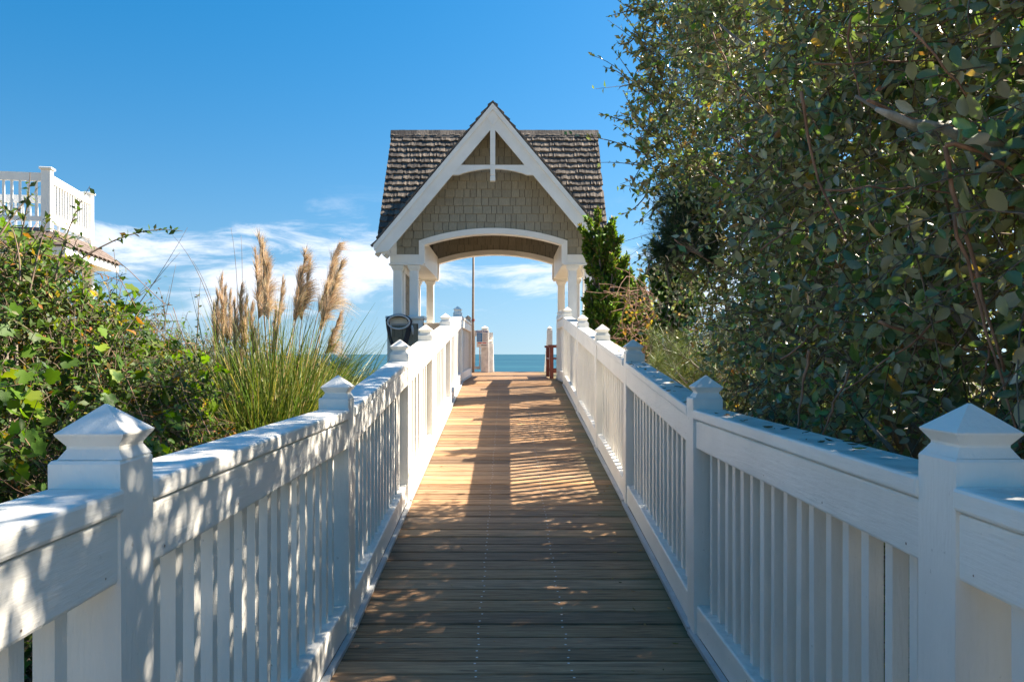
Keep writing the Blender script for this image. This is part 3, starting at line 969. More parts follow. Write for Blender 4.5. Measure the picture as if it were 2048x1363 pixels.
# ------------------------------------------------------------------ things round the pavilion
# garden hose on a wall hanger
hz = PIER_Z - 0.06
hx, hy = (798-1016)/F*13.2, PYF-0.16
hose_hanger = thing('hose_hanger', (hx, hy, hz), 'grey curved metal hose hanger on the shingled pier', 'hanger')
b = MB()
for k in range(13):
    pass
arc = [Vector((hx + 0.17*math.cos(math.pi*k/14), hy-0.03, hz - 0.06 + 0.15*math.sin(math.pi*k/14))) for k in range(15)]
b.rings([[(p.x, p.y-0.05, p.z-0.014), (p.x, p.y+0.10, p.z-0.014), (p.x, p.y+0.10, p.z+0.014), (p.x, p.y-0.05, p.z+0.014)] for p in arc])
b.build('saddle', M['pipe'], hose_hanger)
ell = [Vector((hx + 0.185*math.cos(2*math.pi*k/20), hy-0.10, hz - 0.05 + 0.115*math.sin(2*math.pi*k/20))) for k in range(21)]
b = MB(); b.tube(ell, 0.016, 6); b.build('front_lip', M['pipe'], hose_hanger, smooth=True)
b = MB(); b.box(hx-0.15, hx+0.15, hy+0.045, hy+0.06, hz-0.10, hz+0.05); b.build('back_plate', M['pipe'], hose_hanger)
hose = thing('garden_hose', (hx, hy, hz-0.5), 'dark coiled garden hose hanging on the tan shingled pier', 'hose')
rnd = random.Random(5)
pts = []
for k in range(8*26):                               # loops laid over the saddle and hanging down
    a = 2*math.pi*k/26; turn = k/26; i_ = int(turn)
    rx = 0.185 + 0.035*((i_*37 % 10)/10 - 0.3); dn = 0.50 + 0.16*((i_*53 % 10)/10); off = 0.03*((i_*71 % 10)/10 - 0.5)
    sn = math.sin(a)
    zz = hz + 0.045 + 0.03*((i_*29 % 10)/10) + (0.085*sn - 0.085 if sn > 0 else dn*sn - 0.085)
    pts.append((hx + off*(1-sn) + rx*math.cos(a)*(1.0 - 0.25*max(0, -sn)), hy - 0.045 + 0.011*(turn-4), zz))
b = MB(); b.tube(pts, 0.0135, 6); b.build('coil', M['hose'], hose, smooth=True)
b = MB(); b.tube([(hx+0.22, hy-0.06, hz-0.10), (hx+0.235, hy-0.06, hz-0.18), (hx+0.24, hy-0.06, hz-0.26)], [0.016, 0.022, 0.013], 8); b.build('nozzle', M['pipe'], hose, smooth=True)

# flagpole
fx = (946.5-1016)/F*18.3
pole = thing('pole', (fx, 18.3, Z_TOP), 'slim weathered wooden pole standing behind the pavilion arch', 'pole')
b = MB(); b.tube([(fx, 18.3, Z_TOP-0.4), (fx-0.005, 18.3, 2.2), (fx+0.012, 18.3, 4.9)], [0.034, 0.030, 0.022], 8); b.build('shaft', M['rustpole'], pole, smooth=True)
b = MB(); b.tube([(fx-0.002, 18.3, 2.08), (fx-0.002, 18.3, 2.13)], 0.042, 8); b.build('band', M['redwood'], pole)

# gate and its post at the head of the beach stairs
def small_post(parent, x, y, w, ztop, mat):
    h = w/2
    def ring(k, z): return [(x-k, y-k, z), (x+k, y-k, z), (x+k, y+k, z), (x-k, y+k, z)]
    b = MB(); b.rings([ring(h, Z_TOP-0.5), ring(h, ztop-0.105)]); p = b.build('post', mat, parent)
    b = MB(); b.rings([ring(h-0.004, ztop-0.1045), ring(h*0.72, ztop-0.085), ring(h*0.72, ztop-0.075), ring(h, ztop-0.055), ring(0.003, ztop)]); b.build('post_cap', mat, p)
GY = 18.6
gx1 = (970-1016)/F*GY
gate = thing('beach_gate', (gx1, GY, Z_TOP), 'weathered white gate with thick capped post at the head of the beach stairs', 'gate')
small_post(gate, gx1, GY, 0.185, EYE + (708-651)/F*GY, M['oldwood'])
ga, gb = (930-1016)/F*GY, (961-1016)/F*GY
b = MB(); b.box(ga, gb, GY-0.03, GY+0.02, EYE-(738-708)/F*GY, EYE-(732-708)/F*GY); b.build('bottom_rail', M['oldwood'], gate)
b = MB(); b.box(ga, gb+0.0, GY-0.03, GY+0.02, EYE+(708-672)/F*GY, EYE+(708-661)/F*GY); b.build('top_rail', M['oldwood'], gate)
for x0, x1 in ((936, 944.5), (945.5, 950.5), (958.5, 961)):
    b = MB(); b.box((x0-1016)/F*GY, (x1-1016)/F*GY, GY-0.045 if x0 < 940 else GY-0.02, GY-0.031 if x0 < 940 else GY+0.01, EYE-(732-708)/F*GY, EYE+(708-660)/F*GY)
    b.build('stile', M['oldwood'], gate)
for k, py in enumerate((682, 686.5, 696, 700, 704, 708, 713)):   # black characters painted down the stile
    b = MB(); xx = (944.6-1016)/F*GY; zz = EYE+(708-py)/F*GY
    b.box(xx-0.013, xx+0.008, GY-0.050, GY-0.0455, zz-0.014, zz+0.014); b.build('lettering', M['sign_k'], gate)
# sign
SGY = GY - 0.13
sx0, sx1 = (953-1016)/F*SGY, (976-1016)/F*SGY
sz0, sz1 = EYE-(694-708)/F*SGY*1.0, EYE-(660-708)/F*SGY
sign = thing('rules_sign', ((sx0+sx1)/2, SGY, sz0), 'small white Beach Rules sign with a blue text panel on the gate post', 'sign')
b = MB(); b.box(sx0, sx1, SGY, SGY+0.012, sz0, sz1); b.build('board', M['sign_w'], sign)
sw, sh = sx1-sx0, sz1-sz0
b = MB(); b.box(sx0+0.01, sx0+sw*0.50, SGY-0.004, SGY-0.001, sz0+sh*0.32, sz0+sh*0.84); pn = b.build('panel', M['sign_b'], sign)
def strip(parent, u0, u1, v, h, mat, dy, name='print_line'):
    b = MB(); b.box(sx0+sw*u0, sx0+sw*u1, SGY-dy, SGY-dy+0.0015, sz0+sh*v, sz0+sh*(v+h)); b.build(name, mat, parent)
for k in range(7): strip(pn, 0.07, 0.36+0.08*((k*7) % 3)/2, 0.38+0.062*k, 0.018, M['sign_l'], 0.0065)
for k in range(9): strip(sign, 0.55, 0.84+0.1*((k*5) % 3)/2, 0.34+0.055*k, 0.014, M['sign_k'], 0.003)
for u0, u1 in ((0.12, 0.45), (0.52, 0.86)): strip(sign, u0, u1, 0.22, 0.055, M['sign_r'], 0.003)
strip(sign, 0.18, 0.26, 0.085, 0.06, M['sign_y'], 0.003, 'logo')
strip(sign, 0.40, 0.88, 0.09, 0.045, M['sign_k'], 0.003)
cu = bpy.data.curves.new('title', 'FONT'); cu.body = 'Beach Rules'; cu.size = 0.058; cu.align_x = 'CENTER'; cu.extrude = 0.0005; cu.offset = 0.0012
tmp = bpy.data.objects.new('title_curve', cu); COL.objects.link(tmp)
dg = bpy.context.evaluated_depsgraph_get()
tme = bpy.data.meshes.new_from_object(tmp.evaluated_get(dg)); bpy.data.objects.remove(tmp)
tme.materials.clear(); tme.materials.append(M['sign_t'])
link('title', tme, sign, ((sx0+sx1)/2, SGY-0.004, sz0+sh*0.875), (R(90), 0, 0))

# stair rails beyond the gate
def stair_rail(x, label, right):
    r = thing('stair_railing', (x, GY+0.8, Z_TOP), label, 'railing', 'railings of the beach stairs')
    za, zb = Z_TOP+1.0, Z_TOP-0.65
    ya, yb = GY+0.35, GY+3.2
    small_post(r, x, ya, 0.13, Z_TOP+1.12 if right else Z_TOP+0.8, M['oldwood'])
    small_post(r, x, yb, 0.12, zb+0.1, M['rawwood'])
    b = MB(); b.ybox(x-0.06, x+0.06, ya, yb, za-0.16, za-0.04, zb-0.16, zb-0.04); b.build('hand_rail', M['oldwood'], r)
    for k in range(14):
        y = ya + (yb-ya)*(k+0.7)/14.5; z = za + (zb-za)*(y-ya)/(yb-ya)
        b = MB(); b.box(x-0.018, x+0.018, y-0.018, y+0.018, z-1.0, z-0.12); b.build('baluster', M['oldwood'], r)
stair_rail((981-1016)/F*19.0, 'weathered stair railing going down to the beach beside the gate post', False)
stair_rail((1099-1016)/F*19.0, 'white capped stair railing beyond the red bench', True)

# red bench on the right
bx0, bx1, by0, by1 = 0.745, 1.09, 13.88, 15.3
bench = thing('bench', ((bx0+bx1)/2, 14.6, Z_TOP), 'dark red slatted wooden bench with armrests at the end of the right railing', 'bench')
for y in (by0, by1-0.07):
    for x in (bx0, bx1-0.05):
        b = MB(); b.box(x, x+0.065, y, y+0.07, Z_TOP, Z_TOP+0.56); b.build('leg', M['redwood'], bench)
    b = MB(); b.box(bx0-0.03, bx1+0.04, y-0.015, y+0.085, Z_TOP+0.561, Z_TOP+0.60); b.build('armrest', M['redwood'], bench)
    b = MB(); b.box(bx0+0.066, bx1-0.051, y+0.015, y+0.055, Z_TOP+0.10, Z_TOP+0.16); b.build('stretcher', M['redwood'], bench)
for k in range(4):
    x = bx0+0.005+k*0.088
    b = MB(); b.box(x, x+0.075, by0+0.071, by1-0.071, Z_TOP+0.34, Z_TOP+0.37); b.build('seat_slat', M['redwood'], bench)
for k in range(2):
    b = MB(); b.box(bx1+0.0, bx1+0.02, by0+0.02, by1-0.02, Z_TOP+0.45+0.12*k, Z_TOP+0.53+0.12*k); b.build('back_slat', M['redwood'], bench)

# ------------------------------------------------------------------ house on the left
HA = R(11.0)                                        # the house is turned a little
HC = Vector((-8.86, 15.0, 0))
hu = Vector((math.cos(HA), math.sin(HA), 0))        # along its front, to the right
hv = Vector((-math.sin(HA), math.cos(HA), 0))       # away from the viewer
HM = Matrix((hu, hv, Vector((0, 0, 1)))).transposed().to_4x4(); HM.translation = HC
house = thing('porch_house', HC + Vector((-3, 2, 0)), 'pale house porch with a white railed roof deck above the left bushes', 'house')
def hbox(x0, x1, y0, y1, z0, z1, name, mat, parent=None, bev=0):
    b = MB(); b.box(x0, x1, y0, y1, z0, z1); o = b.build(name, mat, parent or house, matrix=HM.copy())
    if bev: bevel(o, bev)
    return o
HZ = 3.72; SIDE = 2.36
hr = hbox(-6.5, 0.03, -0.03, SIDE, HZ-0.10, HZ-0.03, 'roof_deck', M['soffit'])
for (x, y) in ((0, 0), (0, SIDE), (-3.2, 0), (-6.4, 0), (-3.2, SIDE)):
    hbox(x-0.085, x+0.085, y-0.085, y+0.085, HZ-0.06, HZ+1.12, 'deck_post', M['white_clean'], bev=0.006)
    hbox(x-0.115, x+0.115, y-0.115, y+0.115, HZ+1.121, HZ+1.165, 'deck_post_cap', M['white_clean'], bev=0.008)
for y in (0, SIDE):
    hbox(-6.4, -0.086, y-0.035, y+0.035, HZ+0.90, HZ+1.06, 'deck_top_rail', M['white_clean'])
    hbox(-6.4, -0.086, y-0.03, y+0.03, HZ+0.14, HZ+0.23, 'deck_bottom_rail', M['white_clean'])
    for k in range(44):
        x = -0.086 - 0.142*(k+0.75)
        hbox(x-0.019, x+0.019, y-0.019, y+0.019, HZ+0.2305, HZ+0.8995, 'deck_baluster', M['white_clean'])
hbox(-0.035, 0.035, 0.086, SIDE-0.086, HZ+0.90, HZ+1.06, 'deck_top_rail', M['white_clean'])
hbox(-0.03, 0.03, 0.086, SIDE-0.086, HZ+0.14, HZ+0.30, 'deck_bottom_rail', M['white_clean'])
for k in range(15):
    y = 0.086 + 0.146*(k+0.8)
    if y < SIDE-0.1: hbox(-0.019, 0.019, y-0.019, y+0.019, HZ+0.301, HZ+0.8995, 'deck_baluster', M['white_clean'])
# hip roof skirt under the deck
EX, EZ = 0.50, 3.36
b = MB()
def skirt(z0, z1, n):
    a = [(-6.8, 0.0), (0.05, 0.0), (0.05, SIDE), (-6.8, SIDE)]
    c = [(-6.8, -EX), (EX, -EX), (EX, SIDE+EX), (-6.8, SIDE+EX)]
    return [(x, y, z1) for x, y in a], [(x, y, z0) for x, y in c]
top, bot = skirt(EZ, HZ-0.03, 0)
for th in (0.0, -0.03):
    n = len(b.v); b.v += [(x, y, z+th) for x, y, z in bot] + [(x, y, z+th) for x, y, z in top]
    for i in range(3): b.f.append((n+i, n+i+1, n+5+i, n+4+i))
for i in range(3): b.f.append((i, i+1, 8+i+1, 8+i))
sk = b.build('hip_roof', M['roofing'], house, matrix=HM.copy())
# scalloped tabs on the skirt near its corner
def tab(cx, cy, along, down, up):
    b = MB(); pts = []
    for q in range(9):
        a = math.pi*q/8; pts.append((0.15*math.cos(a), -0.11*math.sin(a)))
    pts += [(-0.15, 0.14), (0.15, 0.14)]
    n = len(pts)
    m = Matrix((along, -down, up)).transposed().to_4x4(); m.translation = (cx)
    b.v = [(x, y, 0.012) for x, y in pts] + [(x, y, 0.0) for x, y in pts]
    b.f = [tuple(range(n))] + [(i, n+i, n+(i+1) % n, (i+1) % n) for i in range(n)]
    b.build('roof_tab', M['roofing'], sk, matrix=HM @ m)
for side in (0, 1):
    down = Vector((0, -EX, EZ-HZ+0.03)).normalized() if side == 0 else Vector((EX-0.05, 0, EZ-HZ+0.03)).normalized()
    along = Vector((1, 0, 0)) if side == 0 else Vector((0, 1, 0))
    up = along.cross(-down).normalized()
    if up.z < 0: up = -up
    for r_ in range(4):
        f = (r_+0.85)/4.2
        for k in range(9 if side == 0 else 11):
            if side == 0: p = Vector((0.30 - 0.29*k + 0.145*(r_ % 2), 0, 0)); p.x = min(p.x, 9)
            else: p = Vector((0.05, -0.10 + 0.29*k + 0.145*(r_ % 2), 0))
            q = p + (Vector((0, -EX, 0)) if side == 0 else Vector((EX-0.05, 0, 0)))*f
            q.z = HZ-0.03 + (EZ-HZ+0.03)*f + 0.004 + 0.006*(4-r_)
            lim = 0.05 + (EX-0.05)*f
            if side == 0 and q.x > lim-0.16: continue
            if side == 1 and q.y < -EX*f+0.16: continue
            tab(q, 0, along, down, up)
hbox(-6.8, EX-0.06, -EX+0.03, -EX+0.07, EZ-0.19, EZ-0.035, 'eave_fascia', M['white_clean'])
hbox(EX-0.055, EX-0.02, -EX+0.03, SIDE+EX-0.04, EZ-0.19, EZ-0.035, 'eave_fascia', M['white_clean'])
hbox(-6.8, EX-0.07, -EX+0.08, SIDE+EX-0.08, EZ-0.17, EZ-0.14, 'soffit', M['soffit'])
for (x, y) in ((0.0, 0.1), (0.0, SIDE), (-3.4, 0.1)):
    hbox(x-0.09, x+0.09, y-0.09, y+0.09, -0.8, EZ-0.171, 'porch_post', M['white_clean'])
hw = hbox(-6.8, -1.6, 0.9, SIDE+3.5, -0.8, EZ-0.172, 'wall', M['shingle'])
for k in range(2):
    wnd = hbox(-2.9-2.0*k, -2.0-2.0*k, 0.86, 0.899, 0.9, 2.3, 'window', M['white_clean'])
    hbox(-2.82-2.0*k, -2.08-2.0*k, 0.852, 0.859, 0.98, 2.22, 'pane', M['sign_k'], wnd)

# ------------------------------------------------------------------ foliage tools
def norm(a): return a/np.maximum(1e-9, np.linalg.norm(a, axis=-1, keepdims=True))

def template(rows, tip_w=-0.06, fold=0.10, cup=0.0):
    """pointed leaf: rows of (u, half width); mid rib sits below the edges"""
    v = [(0, 0, 0)]; f = []
    for u, h in rows:
        w = -0.10*(u*u)
        v += [(u, -h, w + fold*h*2), (u, 0, w), (u, h, w + fold*h*2)]
    v.append((1, 0, -0.10 + tip_w)); n = len(v) - 1
    f += [(0, 2, 1), (0, 3, 2)]
    for r in range(len(rows)-1):
        a = 1 + r*3; c = a + 3
        for i in range(2):
            f += [(a+i, a+i+1, c+i+1), (a+i, c+i+1, c+i)]
    a = 1 + (len(rows)-1)*3
    f += [(a, a+1, n), (a+1, a+2, n)]
    return np.array(v, float), np.array(f)[:, ::-1]
T_OVAL = template([(0.20, 0.36), (0.50, 0.50), (0.80, 0.32)])
T_OVAL2 = template([(0.22, 0.40), (0.52, 0.50), (0.82, 0.28)], 0.03, -0.12)
T_LOW = (np.array([(0, 0, 0), (0.45, -0.5, 0.05), (0.45, 0.5, 0.05), (1, 0, -0.12), (0.45, 0, 0)], float), np.array([(0, 1, 4), (0, 4, 2), (1, 3, 4), (4, 3, 2)]))
_o = [(0.06, 0.0), (-0.08, 0.20), (0.06, 0.47), (0.26, 0.40), (0.46, 0.60), (0.62, 0.30), (0.80, 0.30), (1.0, 0.0)]
_o = _o + [(u, -v) for u, v in _o[-2:0:-1]]
T_LOBE = (np.array([(0.36, 0, -0.05)] + [(u, v, 0.10*abs(v) - 0.10*u*u) for u, v in _o], float),
          np.array([(0, 1+i, 1+(i+1) % len(_o)) for i in range(len(_o))])[:, ::-1])
T_SPRAY = (np.array([(0, 0, 0), (0.4, -0.5, 0.15), (0.4, 0.5, 0.15), (1, 0, 0), (0.35, 0, -0.35)], float), np.array([(0, 4, 1), (0, 2, 4), (1, 4, 3), (4, 2, 3)]))

def tri_mesh(name, verts, tris, mat, color=None, smooth=True):
    me = bpy.data.meshes.new(name)
    nv, nt = len(verts), len(tris)
    me.vertices.add(nv); me.vertices.foreach_set('co', np.ascontiguousarray(verts, dtype=np.float32).ravel())
    me.loops.add(nt*3); me.loops.foreach_set('vertex_index', np.ascontiguousarray(tris, dtype=np.int32).ravel())
    me.polygons.add(nt); me.polygons.foreach_set('loop_start', np.arange(0, nt*3, 3, dtype=np.int32))
    me.polygons.foreach_set('use_smooth', np.full(nt, smooth, dtype=bool))
    me.materials.append(mat)
    me.update(calc_edges=True)
    if color is not None:
        a = me.attributes.new('tint', 'FLOAT_COLOR', 'POINT')
        a.data.foreach_set('color', np.ascontiguousarray(color, dtype=np.float32).ravel())
    return me

def leaf_mesh(name, P, A, N, L, Wd, C, tmpl, mat, smooth=True):
    tv, tf = tmpl; k = len(tv); n = len(P)
    A = norm(A); S = norm(np.cross(N, A)); N2 = np.cross(A, S)
    V = (P[:, None, :] + A[:, None, :]*(tv[None, :, 0:1]*L[:, None, None]) + S[:, None, :]*(tv[None, :, 1:2]*Wd[:, None, None])
         + N2[:, None, :]*(tv[None, :, 2:3]*L[:, None, None]))
    Fc = tf[None, :, :] + (np.arange(n)*k)[:, None, None]
    return tri_mesh(name, V.reshape(-1, 3), Fc.reshape(-1, 3), mat, np.repeat(C, k, axis=0), smooth)

def strand_mesh(name, pts, wid, C, mat):
    """pts (n, k, 3) polylines made into flat tapering ribbons"""
    n, k, _ = pts.shape
    t = np.gradient(pts, axis=1)
    side = norm(np.cross(t, RNG.normal(size=(n, 1, 3)) + np.array([0, 0, 0.01])))
    w = wid if wid.ndim == 2 else wid[:, None]*np.linspace(1, 0.15, k)[None, :]
    V = np.stack([pts - side*w[..., None]/2, pts + side*w[..., None]/2], axis=2).reshape(n, 2*k, 3)
    f = []
    for i in range(k-1):
        f += [(2*i, 2*i+1, 2*i+3), (2*i, 2*i+3, 2*i+2)]
    Fc = np.array(f)[None] + (np.arange(n)*2*k)[:, None, None]
    return tri_mesh(name, V.reshape(-1, 3), Fc.reshape(-1, 3), mat, np.repeat(C, 2*k, axis=0))

def tubes_mesh(name, pts, rad, mat, sides=3):
    """pts (n, k, 3), rad (n, k)"""
    n, k, _ = pts.shape
    t = norm(np.gradient(pts, axis=1))
    a = norm(np.cross(t, np.array([0.31, 0.22, 0.92]))); b_ = np.cross(t, a)
    ang = np.arange(sides)*2*math.pi/sides
    V = pts[:, :, None, :] + rad[:, :, None, None]*(a[:, :, None, :]*np.cos(ang)[None, None, :, None] + b_[:, :, None, :]*np.sin(ang)[None, None, :, None])
    f = []
    for i in range(k-1):
        for q in range(sides):
            r = (q+1) % sides
            f += [(i*sides+q, i*sides+r, (i+1)*sides+r), (i*sides+q, (i+1)*sides+r, (i+1)*sides+q)]
    Fc = np.array(f)[None] + (np.arange(n)*k*sides)[:, None, None]
    return tri_mesh(name, V.reshape(-1, 3), Fc.reshape(-1, 3), mat)

def palette(n, pal, jit=0.18):
    w = np.array([p[0] for p in pal], float); w /= w.sum()
    idx = RNG.choice(len(pal), size=n, p=w)
    c = np.array([p[1] for p in pal], float)[idx]
    c = c*np.exp(RNG.normal(0, jit, size=(n, 1)))*np.exp(RNG.normal(0, jit*0.3, size=(n, 3)))
    return np.concatenate([c, RNG.uniform(0, 1, size=(n, 1))], axis=1)

def sample_shell(clumps, dens, up=0.3, spread=0.45, inner=0.72, shell=(0.72, 1.02), keep=None):
    """points and outward directions on the skins of a union of ellipsoids; clumps = [(x, y, z, r)] or (x, y, z, rx, ry, rz)"""
    c = np.array([(q[0], q[1], q[2]) for q in clumps]); r = np.array([(q[3],)*3 if len(q) == 4 else q[3:6] for q in clumps])
    PP, DD = [], []
    for i in range(len(c)):
        area = 4*math.pi*((r[i][0]*r[i][1] + r[i][1]*r[i][2] + r[i][0]*r[i][2])/3)
        m = int(area*dens)
        u = norm(RNG.normal(size=(m, 3)))
        p = c[i] + u*r[i]*RNG.uniform(shell[0], shell[1], size=(m, 1))
        ok = np.ones(m, bool)
        for j in range(len(c)):
            if j == i: continue
            if np.linalg.norm(c[i]-c[j]) > max(r[i])+max(r[j]): continue
            ok &= np.linalg.norm((p - c[j])/r[j], axis=1) > inner
        if keep is not None: ok &= keep(p, u)
        d = norm(u/r[i] * r[i].mean() + np.array([0, 0, up]) + RNG.normal(0, spread, size=(m, 3)))
        PP.append(p[ok]); DD.append(d[ok])
    return np.concatenate(PP), np.concatenate(DD)

def shoots(P, D, length, nleaf, leafL, ratio=0.5, droop=0.25, up_n=0.7, back=0.55, phyl=2.4, ndir=None, open_=0.75, nrand=0.33):
    """leafy shoots ending near P: returns leaf arrays and twig polylines"""
    n = len(P)
    Ls = RNG.uniform(length[0], length[1], n)
    B = P - D*(Ls*back)[:, None]
    bend = RNG.normal(0, 0.22, size=(n, 3)) + np.array([0, 0, -droop])
    def at(t): return B[:, None, :] + D[:, None, :]*(t*Ls[:, None])[..., None] + bend[:, None, :]*((t*t)*Ls[:, None])[..., None]
    def tan(t): return norm(D[:, None, :] + 2*bend[:, None, :]*t[..., None])
    tt = np.linspace(0.12, 1.0, nleaf)[None, :] + RNG.uniform(-0.03, 0.03, size=(n, nleaf))
    p = at(tt); T = tan(tt)
    a = norm(np.cross(T, np.array([0.2, 0.13, 0.97]))); b_ = np.cross(T, a)
    ph = RNG.uniform(0, 6.28, size=(n, 1)) + np.arange(nleaf)[None, :]*phyl + RNG.normal(0, 0.35, size=(n, nleaf))
    rad = a*np.cos(ph)[..., None] + b_*np.sin(ph)[..., None]
    ax = norm(T*(1-open_) + rad*open_ + RNG.normal(0, 0.16, size=p.shape) + np.array([0, 0, -0.10]))
    up = np.array([0, 0, 1.0]) if ndir is None else np.array(ndir)
    nn = norm(up*up_n + T*0.25 + D[:, None, :]*0.35 + RNG.normal(0, nrand, size=p.shape))
    LL = RNG.uniform(0.72, 1.22, size=(n, 1))*RNG.uniform(leafL[0], leafL[1], size=(n, nleaf))*np.linspace(1.0, 0.72, nleaf)[None, :]
    WW = LL*ratio*RNG.uniform(0.82, 1.15, size=LL.shape)
    q = np.linspace(0, 1, 5)[None, :]*np.ones((n, 1))
    tw = at(q)
    return p.reshape(-1, 3), ax.reshape(-1, 3), nn.reshape(-1, 3), LL.ravel(), WW.ravel(), tw

def photo_px(P):
    y = np.maximum(P[:, 1], 0.05)
    return 1016 + F*P[:, 0]/y, 708 - F*(P[:, 2]-EYE)/y

def pick_leaves(P, L, count, cell=22):
    """indices of the leaves that show largest: nearest leaf of each small patch of the view"""
    px, py = photo_px(P); ok = (px > 0) & (px < 2048) & (py > 0) & (py < 1363) & (P[:, 1] > 0.3)
    d = np.linalg.norm(P - np.array([0, 0, EYE]), axis=1)
    key = (px//cell).astype(int)*1000 + (py//cell).astype(int)
    best = {}
    for i in np.nonzero(ok)[0]:
        k = key[i]
        if k not in best or d[i] < d[best[k]]: best[k] = i
    c = np.array(sorted(best.values(), key=lambda i: -L[i]/d[i])[:count], dtype=int)
    return c

def split_leaves(root, P, A, N, L, Wd, C, tmpl, mat, count, cell=22, name='leaf', nvar=14):
    """the leaves that show largest become parts of their own; the rest stays one mesh"""
    idx = pick_leaves(P, L, count, cell)
    tv, tf = tmpl
    order = idx[np.argsort(C[idx, 0] + 2*C[idx, 1])]
    groups = np.array_split(order, nvar)
    Sx = norm(np.cross(N, A)); N2 = np.cross(norm(A), Sx)
    for g in groups:
        if len(g) == 0: continue
        for half in np.array_split(g, 2):
            if len(half) == 0: continue
            c = C[half[len(half)//2]]
            me = tri_mesh(name, tv, tf, mat, np.repeat(c[None], len(tv), axis=0))
            for i in half:
                m = Matrix(((A[i][0]*L[i], Sx[i][0]*Wd[i], N2[i][0]*L[i], P[i][0]), (A[i][1]*L[i], Sx[i][1]*Wd[i], N2[i][1]*L[i], P[i][1]),
                            (A[i][2]*L[i], Sx[i][2]*Wd[i], N2[i][2]*L[i], P[i][2]), (0, 0, 0, 1)))
                link(name, me, root, matrix=m)
    keep = np.ones(len(P), bool); keep[idx] = False
    return keep

def cat_l(*sets): return [np.concatenate(x) for x in zip(*sets)]

def curve(p0, p1, bow, k=9):
    p0, p1, bow = Vector(p0), Vector(p1), Vector(bow)
    return [p0.lerp(p1, i/(k-1)) + bow*(4*(i/(k-1))*(1-i/(k-1))) for i in range(k)]

def sparse_shoot(p0, p1, bow, nleaf, leafL, ratio=0.5, start=0.2, k=10):
    """one long wand with well-spaced leaves"""
    pts = np.array([tuple(p) for p in curve(p0, p1, bow, k)])
    t = np.sort(RNG.uniform(start, 1.0, nleaf))
    p = np.stack([np.interp(t, np.linspace(0, 1, k), pts[:, i]) for i in range(3)], axis=1)
    T = norm(np.stack([np.interp(t, np.linspace(0, 1, k), np.gradient(pts[:, i])) for i in range(3)], axis=1))
    ax = norm(T*0.5 + RNG.normal(0, 0.6, size=p.shape)); nn = norm(np.array([0, 0, 0.8]) + RNG.normal(0, 0.5, size=p.shape))
    L = RNG.uniform(leafL[0], leafL[1], nleaf)
    return (p, ax, nn, L, L*ratio), pts

# ------------------------------------------------------------------ big shrub on the right
rs = np.random.default_rng(5)
clumps = []
def face_x(y, z):
    f = 1.13
    low = max(0.0, min(1.0, (2.2 - z)/1.0))
    f += low*0.40*max(0.0, min(1.0, (y - 4.0)/1.8))
    if z > 2.0: f -= 0.06
    return f
for y in np.arange(0.9, 6.4, 0.66):
    for z in np.arange(-0.25, 4.35, 0.62):
        if y > 5.6 and z < 0.6: continue
        if z > 3.45 + 0.17*y: continue
        r = rs.uniform(0.36, 0.60)
        clumps.append((face_x(y, z) + r + rs.uniform(-0.06, 0.26), y + rs.uniform(-0.22, 0.22), z + rs.uniform(-0.14, 0.14), r))
clumps += [(1.62, 5.3, 2.6, 0.5), (1.60, 5.9, 3.1, 0.5), (1.60, 5.4, 3.7, 0.5), (1.65, 6.0, 4.2, 0.45), (1.62, 4.9, 3.2, 0.5), (1.75, 5.9, 2.2, 0.42), (1.6, 4.8, 4.0, 0.45)]
front_n = len(clumps)
for y in np.arange(1.0, 6.3, 1.0):
    for z in np.arange(0.1, 4.2, 0.95):
        if z > 2.9 + 0.15*y: continue
        clumps.append((face_x(y, z) + 1.45 + rs.uniform(-0.1, 0.2), y + rs.uniform(-0.2, 0.2), z + rs.uniform(-0.2, 0.2), rs.uniform(0.7, 0.85)))
clumps += [(2.45, 4.4, 2.9, 0.62), (2.45, 5.2, 2.95, 0.62), (2.55, 5.9, 2.95, 0.55), (2.05, 4.8, 2.5, 0.5), (2.05, 5.6, 2.5, 0.5), (2.0, 4.0, 2.3, 0.5), (2.1, 3.4, 2.6, 0.5)]  # inner clumps added on the sun's path to keep the near deck shaded
for y in np.arange(1.2, 6.0, 1.25):
    for z in (1.4, 2.6):
        clumps.append((3.6 + rs.uniform(-0.2, 0.2), y + rs.uniform(-0.2, 0.2), z, 0.9))
big = thing('silverthorn_shrub', (2.2, 3.6, -0.5), 'tall dark silverthorn shrub with silvery leaves leaning over the right railing', 'shrub')
PAL_R = [(32, (0.105, 0.185, 0.070)), (32, (0.190, 0.250, 0.155)), (10, (0.220, 0.215, 0.085)), (7, (0.065, 0.105, 0.045)), (11, (0.140, 0.260, 0.060)), (2, (0.42, 0.28, 0.06)), (2.2, (0.30, 0.15, 0.06))]
Pf, Df = sample_shell(clumps[:front_n], 48, 0.15, 0.45, 0.66, (0.62, 1.03), keep=lambda p, u: (p[:, 0] > 0.98) & (p[:, 1] < 6.6) & (np.sin(4.3*p[:, 1] + 1.7*p[:, 2])*np.sin(3.9*p[:, 2] - 1.3*p[:, 1] + 0.8) > -0.80) & ((u[:, 0] < 0.35) | (RNG.uniform(size=len(u)) < 0.35)))
s1 = shoots(Pf, Df, (0.28, 0.55), 14, (0.046, 0.083), 0.52, 0.30, 0.50, nrand=0.55)
Pb, Db = sample_shell(clumps[front_n:], 22, 0.25, 0.5, 0.70, (0.55, 1.05))
s2 = shoots(Pb, Db, (0.35, 0.7), 12, (0.065, 0.105), 0.58, 0.2, 0.65)
long_sets, long_pts = [], []
def wand(a, b_, bow, n, lo=0.04, hi=0.065, start=0.15):
    st, pt = sparse_shoot(a, b_, bow, n, (lo, hi), 0.5, start); long_sets.append(st); long_pts.append(pt)
wand(W(1330, 250, 6.0), W(1180, 110, 5.9), (0.0, 0, 0.10), 16)
